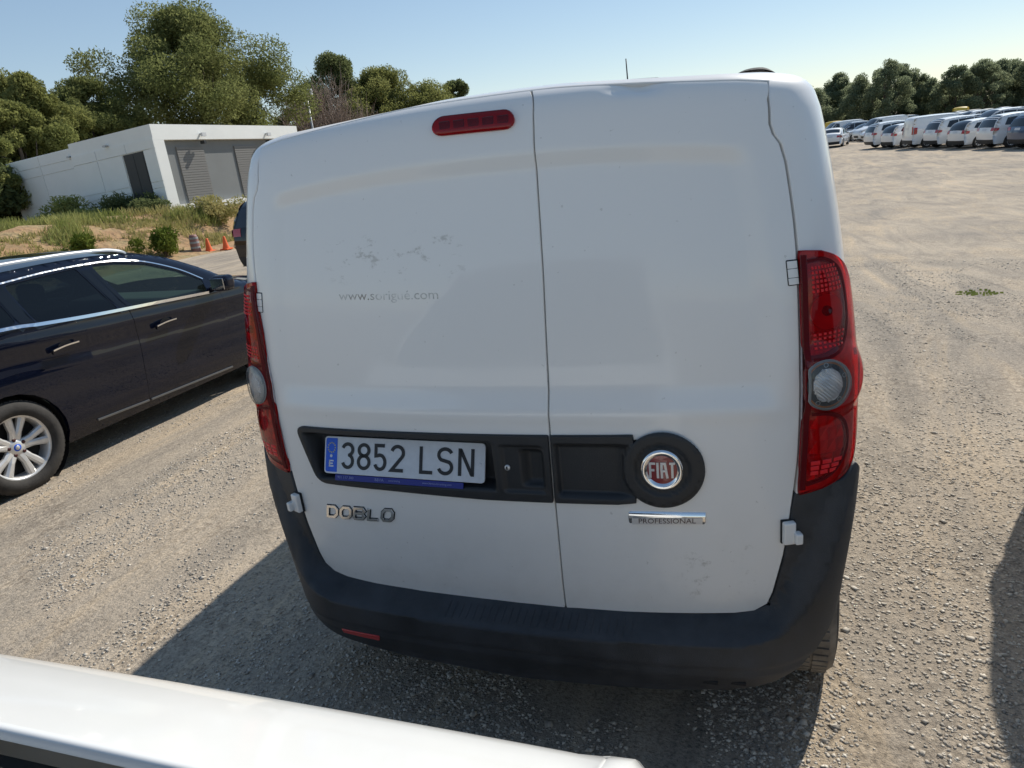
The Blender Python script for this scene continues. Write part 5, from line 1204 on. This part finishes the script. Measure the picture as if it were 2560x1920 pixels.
# right-hand tree line
rt = random.Random(5); TL = []
hs = [6.4, 6.9, 6.0, 7.6, 7.0, 8.3, 7.9, 6.2, 6.6, 7.0, 6.8, 6.4, 6.9, 7.1]
for i, hgt in enumerate(hs):
    x = 3.0+2.55*i+rt.uniform(-.4, .4); y = 106+rt.uniform(-3, 3)
    make_tree('broadleaf_tree', '%s tree from the van in the front of the line behind the far lot' % ['first', 'second', 'third', 'fourth', 'fifth', 'sixth', 'seventh', 'eighth', 'ninth', 'tenth', 'eleventh', 'twelfth', 'thirteenth', 'fourteenth'][i], x, y, ground_z(x, y), hgt*1.02, 6.6+rt.random()*1.4, 'hazed_foliage', 22000, .12, 60+i, base=.0, clumps=80, cr=.055, trunk_r=.2, group='trees in the line behind the far lot', elong=1.6)
for i in range(14):
    x = 1.0+3.0*i; y = 113+rt.uniform(-2, 2); make_tree('broadleaf_tree', 'tree in the dark tree line behind the far lot', x, y, ground_z(x, y), 6.0+rt.random(), 8.0, 'hazed_foliage', 14000, .16, 90+i, base=.03, clumps=30, group='trees in the line behind the far lot', elong=1.6)
for i in range(9):
    x = -24.0+3.2*i; y = 112+rt.uniform(-3, 3); make_tree('broadleaf_tree', 'tree in the dark tree line behind the far lot', x, y, ground_z(x, y), 6.0+rt.random()*1.6, 7.4, 'hazed_foliage', 9000, .17, 120+i, base=.0, clumps=50, group='trees in the line behind the far lot', elong=1.6, cr=.055)
# ---- grass and shrubs on the bank
def grass(name, mat, n, fn, hmin, hmax, seed, label):
    rng = np.random.default_rng(seed); V = []
    while len(V) < n*4:
        x, y, w = fn(rng)
        if x is None: continue
        z = bank_z(x, y)-.02; h = (hmin+(hmax-hmin)*rng.random())*w; a = rng.random()*2*math.pi; wd = .012+.014*rng.random(); lx, ly = rng.normal(scale=.28*h, size=2)
        dx, dy = math.cos(a)*wd, math.sin(a)*wd
        V += [(x-dx, y-dy, z), (x+dx, y+dy, z), (x+dx*.3+lx, y+dy*.3+ly, z+h), (x-dx*.3+lx, y-dy*.3+ly, z+h)]
    o = quads_obj(name, np.array(V), mat); tag(o, label, 'grass', kind='stuff')
def g1(rng):
    x = -18.6-8.5*rng.random(); y = 7+15*rng.random()
    d = -16.3-x; k = mnoise.noise((x*.6, y*.6, 5))
    if k < -.05+.30*max(0, (3.8-d)): return None, None, None
    if x < -21.0 and y > 21.6: return None, None, None
    return x, y, .7+.6*max(0, k+.3)
def g2(rng):
    x = -17.0-4.0*rng.random(); y = 19+14*rng.random()
    if mnoise.noise((x*.8, y*.8, 8)) < .0: return None, None, None
    return x, y, 1.0
grass('bank_grass', 'green_grass', 16000, g1, .12, .40, 1, 'green and straw grass on the bank below the building'); grass('dry_bank_grass', 'dry_grass', 6000, g2, .10, .34, 2, 'dry grass on the bank in front of the shutters')
def g3(rng):
    x = -16.9-3.6*rng.random(); y = 6+14*rng.random()
    if mnoise.noise((x*1.1, y*1.1, 12))+.5*mnoise.noise((x*3, y*3, 1)) < .02: return None, None, None
    return x, y, 1.0
grass('straw_tufts', 'dry_grass', 9000, g3, .05, .20, 4, 'short straw tufts over the orange soil of the bank')
def shrub(x, y, w, h, label, mat='shrub_leaves', n=2600, seed=0, leaf=.05):
    rng = np.random.default_rng(seed); z = zb(x, y); r = thing('shrub', label, 'shrub', (x, y, z), 0, 'shrubs on the bank')
    cs = [(rng.normal()*w*.20, rng.normal()*w*.20, h*(.25+.55*rng.random())) for k in range(14)]; rs = [w*(.16+.12*rng.random()) for k in range(14)]
    quads_obj('leaves', leaf_cloud(cs, rs, n, leaf, rng, .9, 3.0), mat, r)
    parts = [tube_geo([(0, 0, -.05), (c[0]*.5, c[1]*.5, c[2]*.5), c], [.015, .01, .004], 4) for c in cs]; v, f = join_geo(parts); mesh_obj('stems', v, f, 'bark', r)
shrub(-16.9, 16.4, 1.1, .85, 'bright green shrub at the foot of the bank left of the cones', seed=1); shrub(-18.0, 14.5, .95, .80, 'pale green shrub on the orange soil behind the estate car', seed=2, n=2000)
shrub(-19.0, 21.6, 1.7, .95, 'low bush against the building plinth right of the corner', 'dry_grass', 2600, 3); shrub(-18.2, 23.6, 2.0, 1.15, 'yellow-green bush beside the left edge of the van', 'shrub_leaves', 4200, 4); shrub(-21.4, 20.9, 1.5, .75, 'dark undergrowth below the building corner', 'dark_foliage', 2600, 5); shrub(-23.2, 21.0, 1.8, .8, 'dark undergrowth below the black door', 'dark_foliage', 2600, 6)
shrub(-25.3, 20.7, 1.6, 1.05, 'straw-green clump at the foot of the shaded wall', 'green_grass', 2600, 7); shrub(-30.4, 21.0, 3.2, 2.4, 'dark bush beyond the left end of the building', 'dark_foliage', 5000, 8, .12)
# ---- small weeds on the lot, loose stones
def weed(x, y, label):
    rng = np.random.default_rng(3); r = thing('weed', label, 'weed', (x, y, ground_z(x, y))); V = []
    for k in range(70):
        a = rng.random()*6.28; q = .13*math.sqrt(rng.random()); px, py = q*1.6*math.cos(a), q*math.sin(a); h = .004+.008*rng.random(); V += [(px-.008, py-.01, -.004), (px+.008, py-.01, -.004), (px+.012, py+.012, h), (px-.006, py+.012, h)]
    b_ = quads_obj('blades', np.array(V), 'shrub_leaves', r); b_['kind'] = 'stuff'
weed(2.66, 6.08, 'small green weed patch on the gravel right of the van')
def stones(name, n, smin, smax, seed, label, near=False):
    rng = np.random.default_rng(seed)
    base = np.array([(1, 0, 0), (-1, 0, 0), (0, 1, 0), (0, -1, 0), (0, 0, 1), (0, 0, -1)], float)
    fc = np.array([(0, 2, 4), (2, 1, 4), (1, 3, 4), (3, 0, 4), (2, 0, 5), (1, 2, 5), (3, 1, 5), (0, 3, 5)])
    X = []; 
    while len(X) < n:
        r = .8+ (9.5*rng.random()**1.5 if not near else 5*rng.random()); a = math.radians(-38+96*rng.random()); x = .66-r*math.sin(a); y = -1.67+r*math.cos(a)
        if mnoise.noise((x*1.5, y*.42, 2))+.7*mnoise.noise((x*3.4, y*1.6, 6)) < .0+.55*(rng.random()-.5): continue
        X.append((x, y))
    X = np.array(X); s = smin+(smax-smin)*rng.random(n)**2.6
    V = base[None]*(s[:, None, None]*np.array([1, 1, .45]))*(.7+.6*rng.random((n, 6, 1)))+rng.normal(scale=.12, size=(n, 6, 3))*s[:, None, None]
    a = rng.random(n)*6.28; ca, sa = np.cos(a), np.sin(a); Vx = V[:, :, 0]*ca[:, None]-V[:, :, 1]*sa[:, None]; Vy = V[:, :, 0]*sa[:, None]+V[:, :, 1]*ca[:, None]
    Z = np.array([ground_z(x, y)+.010*mnoise.noise((x*1.3, y*1.3, 0))+.012*mnoise.noise((x*.35, y*.35, 3))-.004 for x, y in X])
    P = np.stack([Vx+X[:, 0, None], Vy+X[:, 1, None], V[:, :, 2]+Z[:, None]+s[:, None]*.15], 2).reshape(-1, 3)
    F = (fc[None]+6*np.arange(n)[:, None, None]).reshape(-1, 3)
    me = bpy.data.meshes.new(name); me.vertices.add(len(P)); me.vertices.foreach_set('co', P.astype(np.float32).ravel()); me.loops.add(F.size); me.loops.foreach_set('vertex_index', F.astype(np.int32).ravel()); me.polygons.add(len(F)); me.polygons.foreach_set('loop_start', np.arange(0, F.size, 3, dtype=np.int32)); me.polygons.foreach_set('loop_total', np.full(len(F), 3, dtype=np.int32))
    me.materials.append(MAT['pebbles']); me.update(calc_edges=True); me.validate()
    o = bpy.data.objects.new(name, me); COL.objects.link(o); tag(o, label, 'gravel', kind='stuff')
stones('fine_gravel', 110000, .0022, .0100, 5, 'fine loose gravel scattered over the lot'); stones('loose_stones', 2200, .007, .018, 6, 'larger loose stones scattered over the lot')
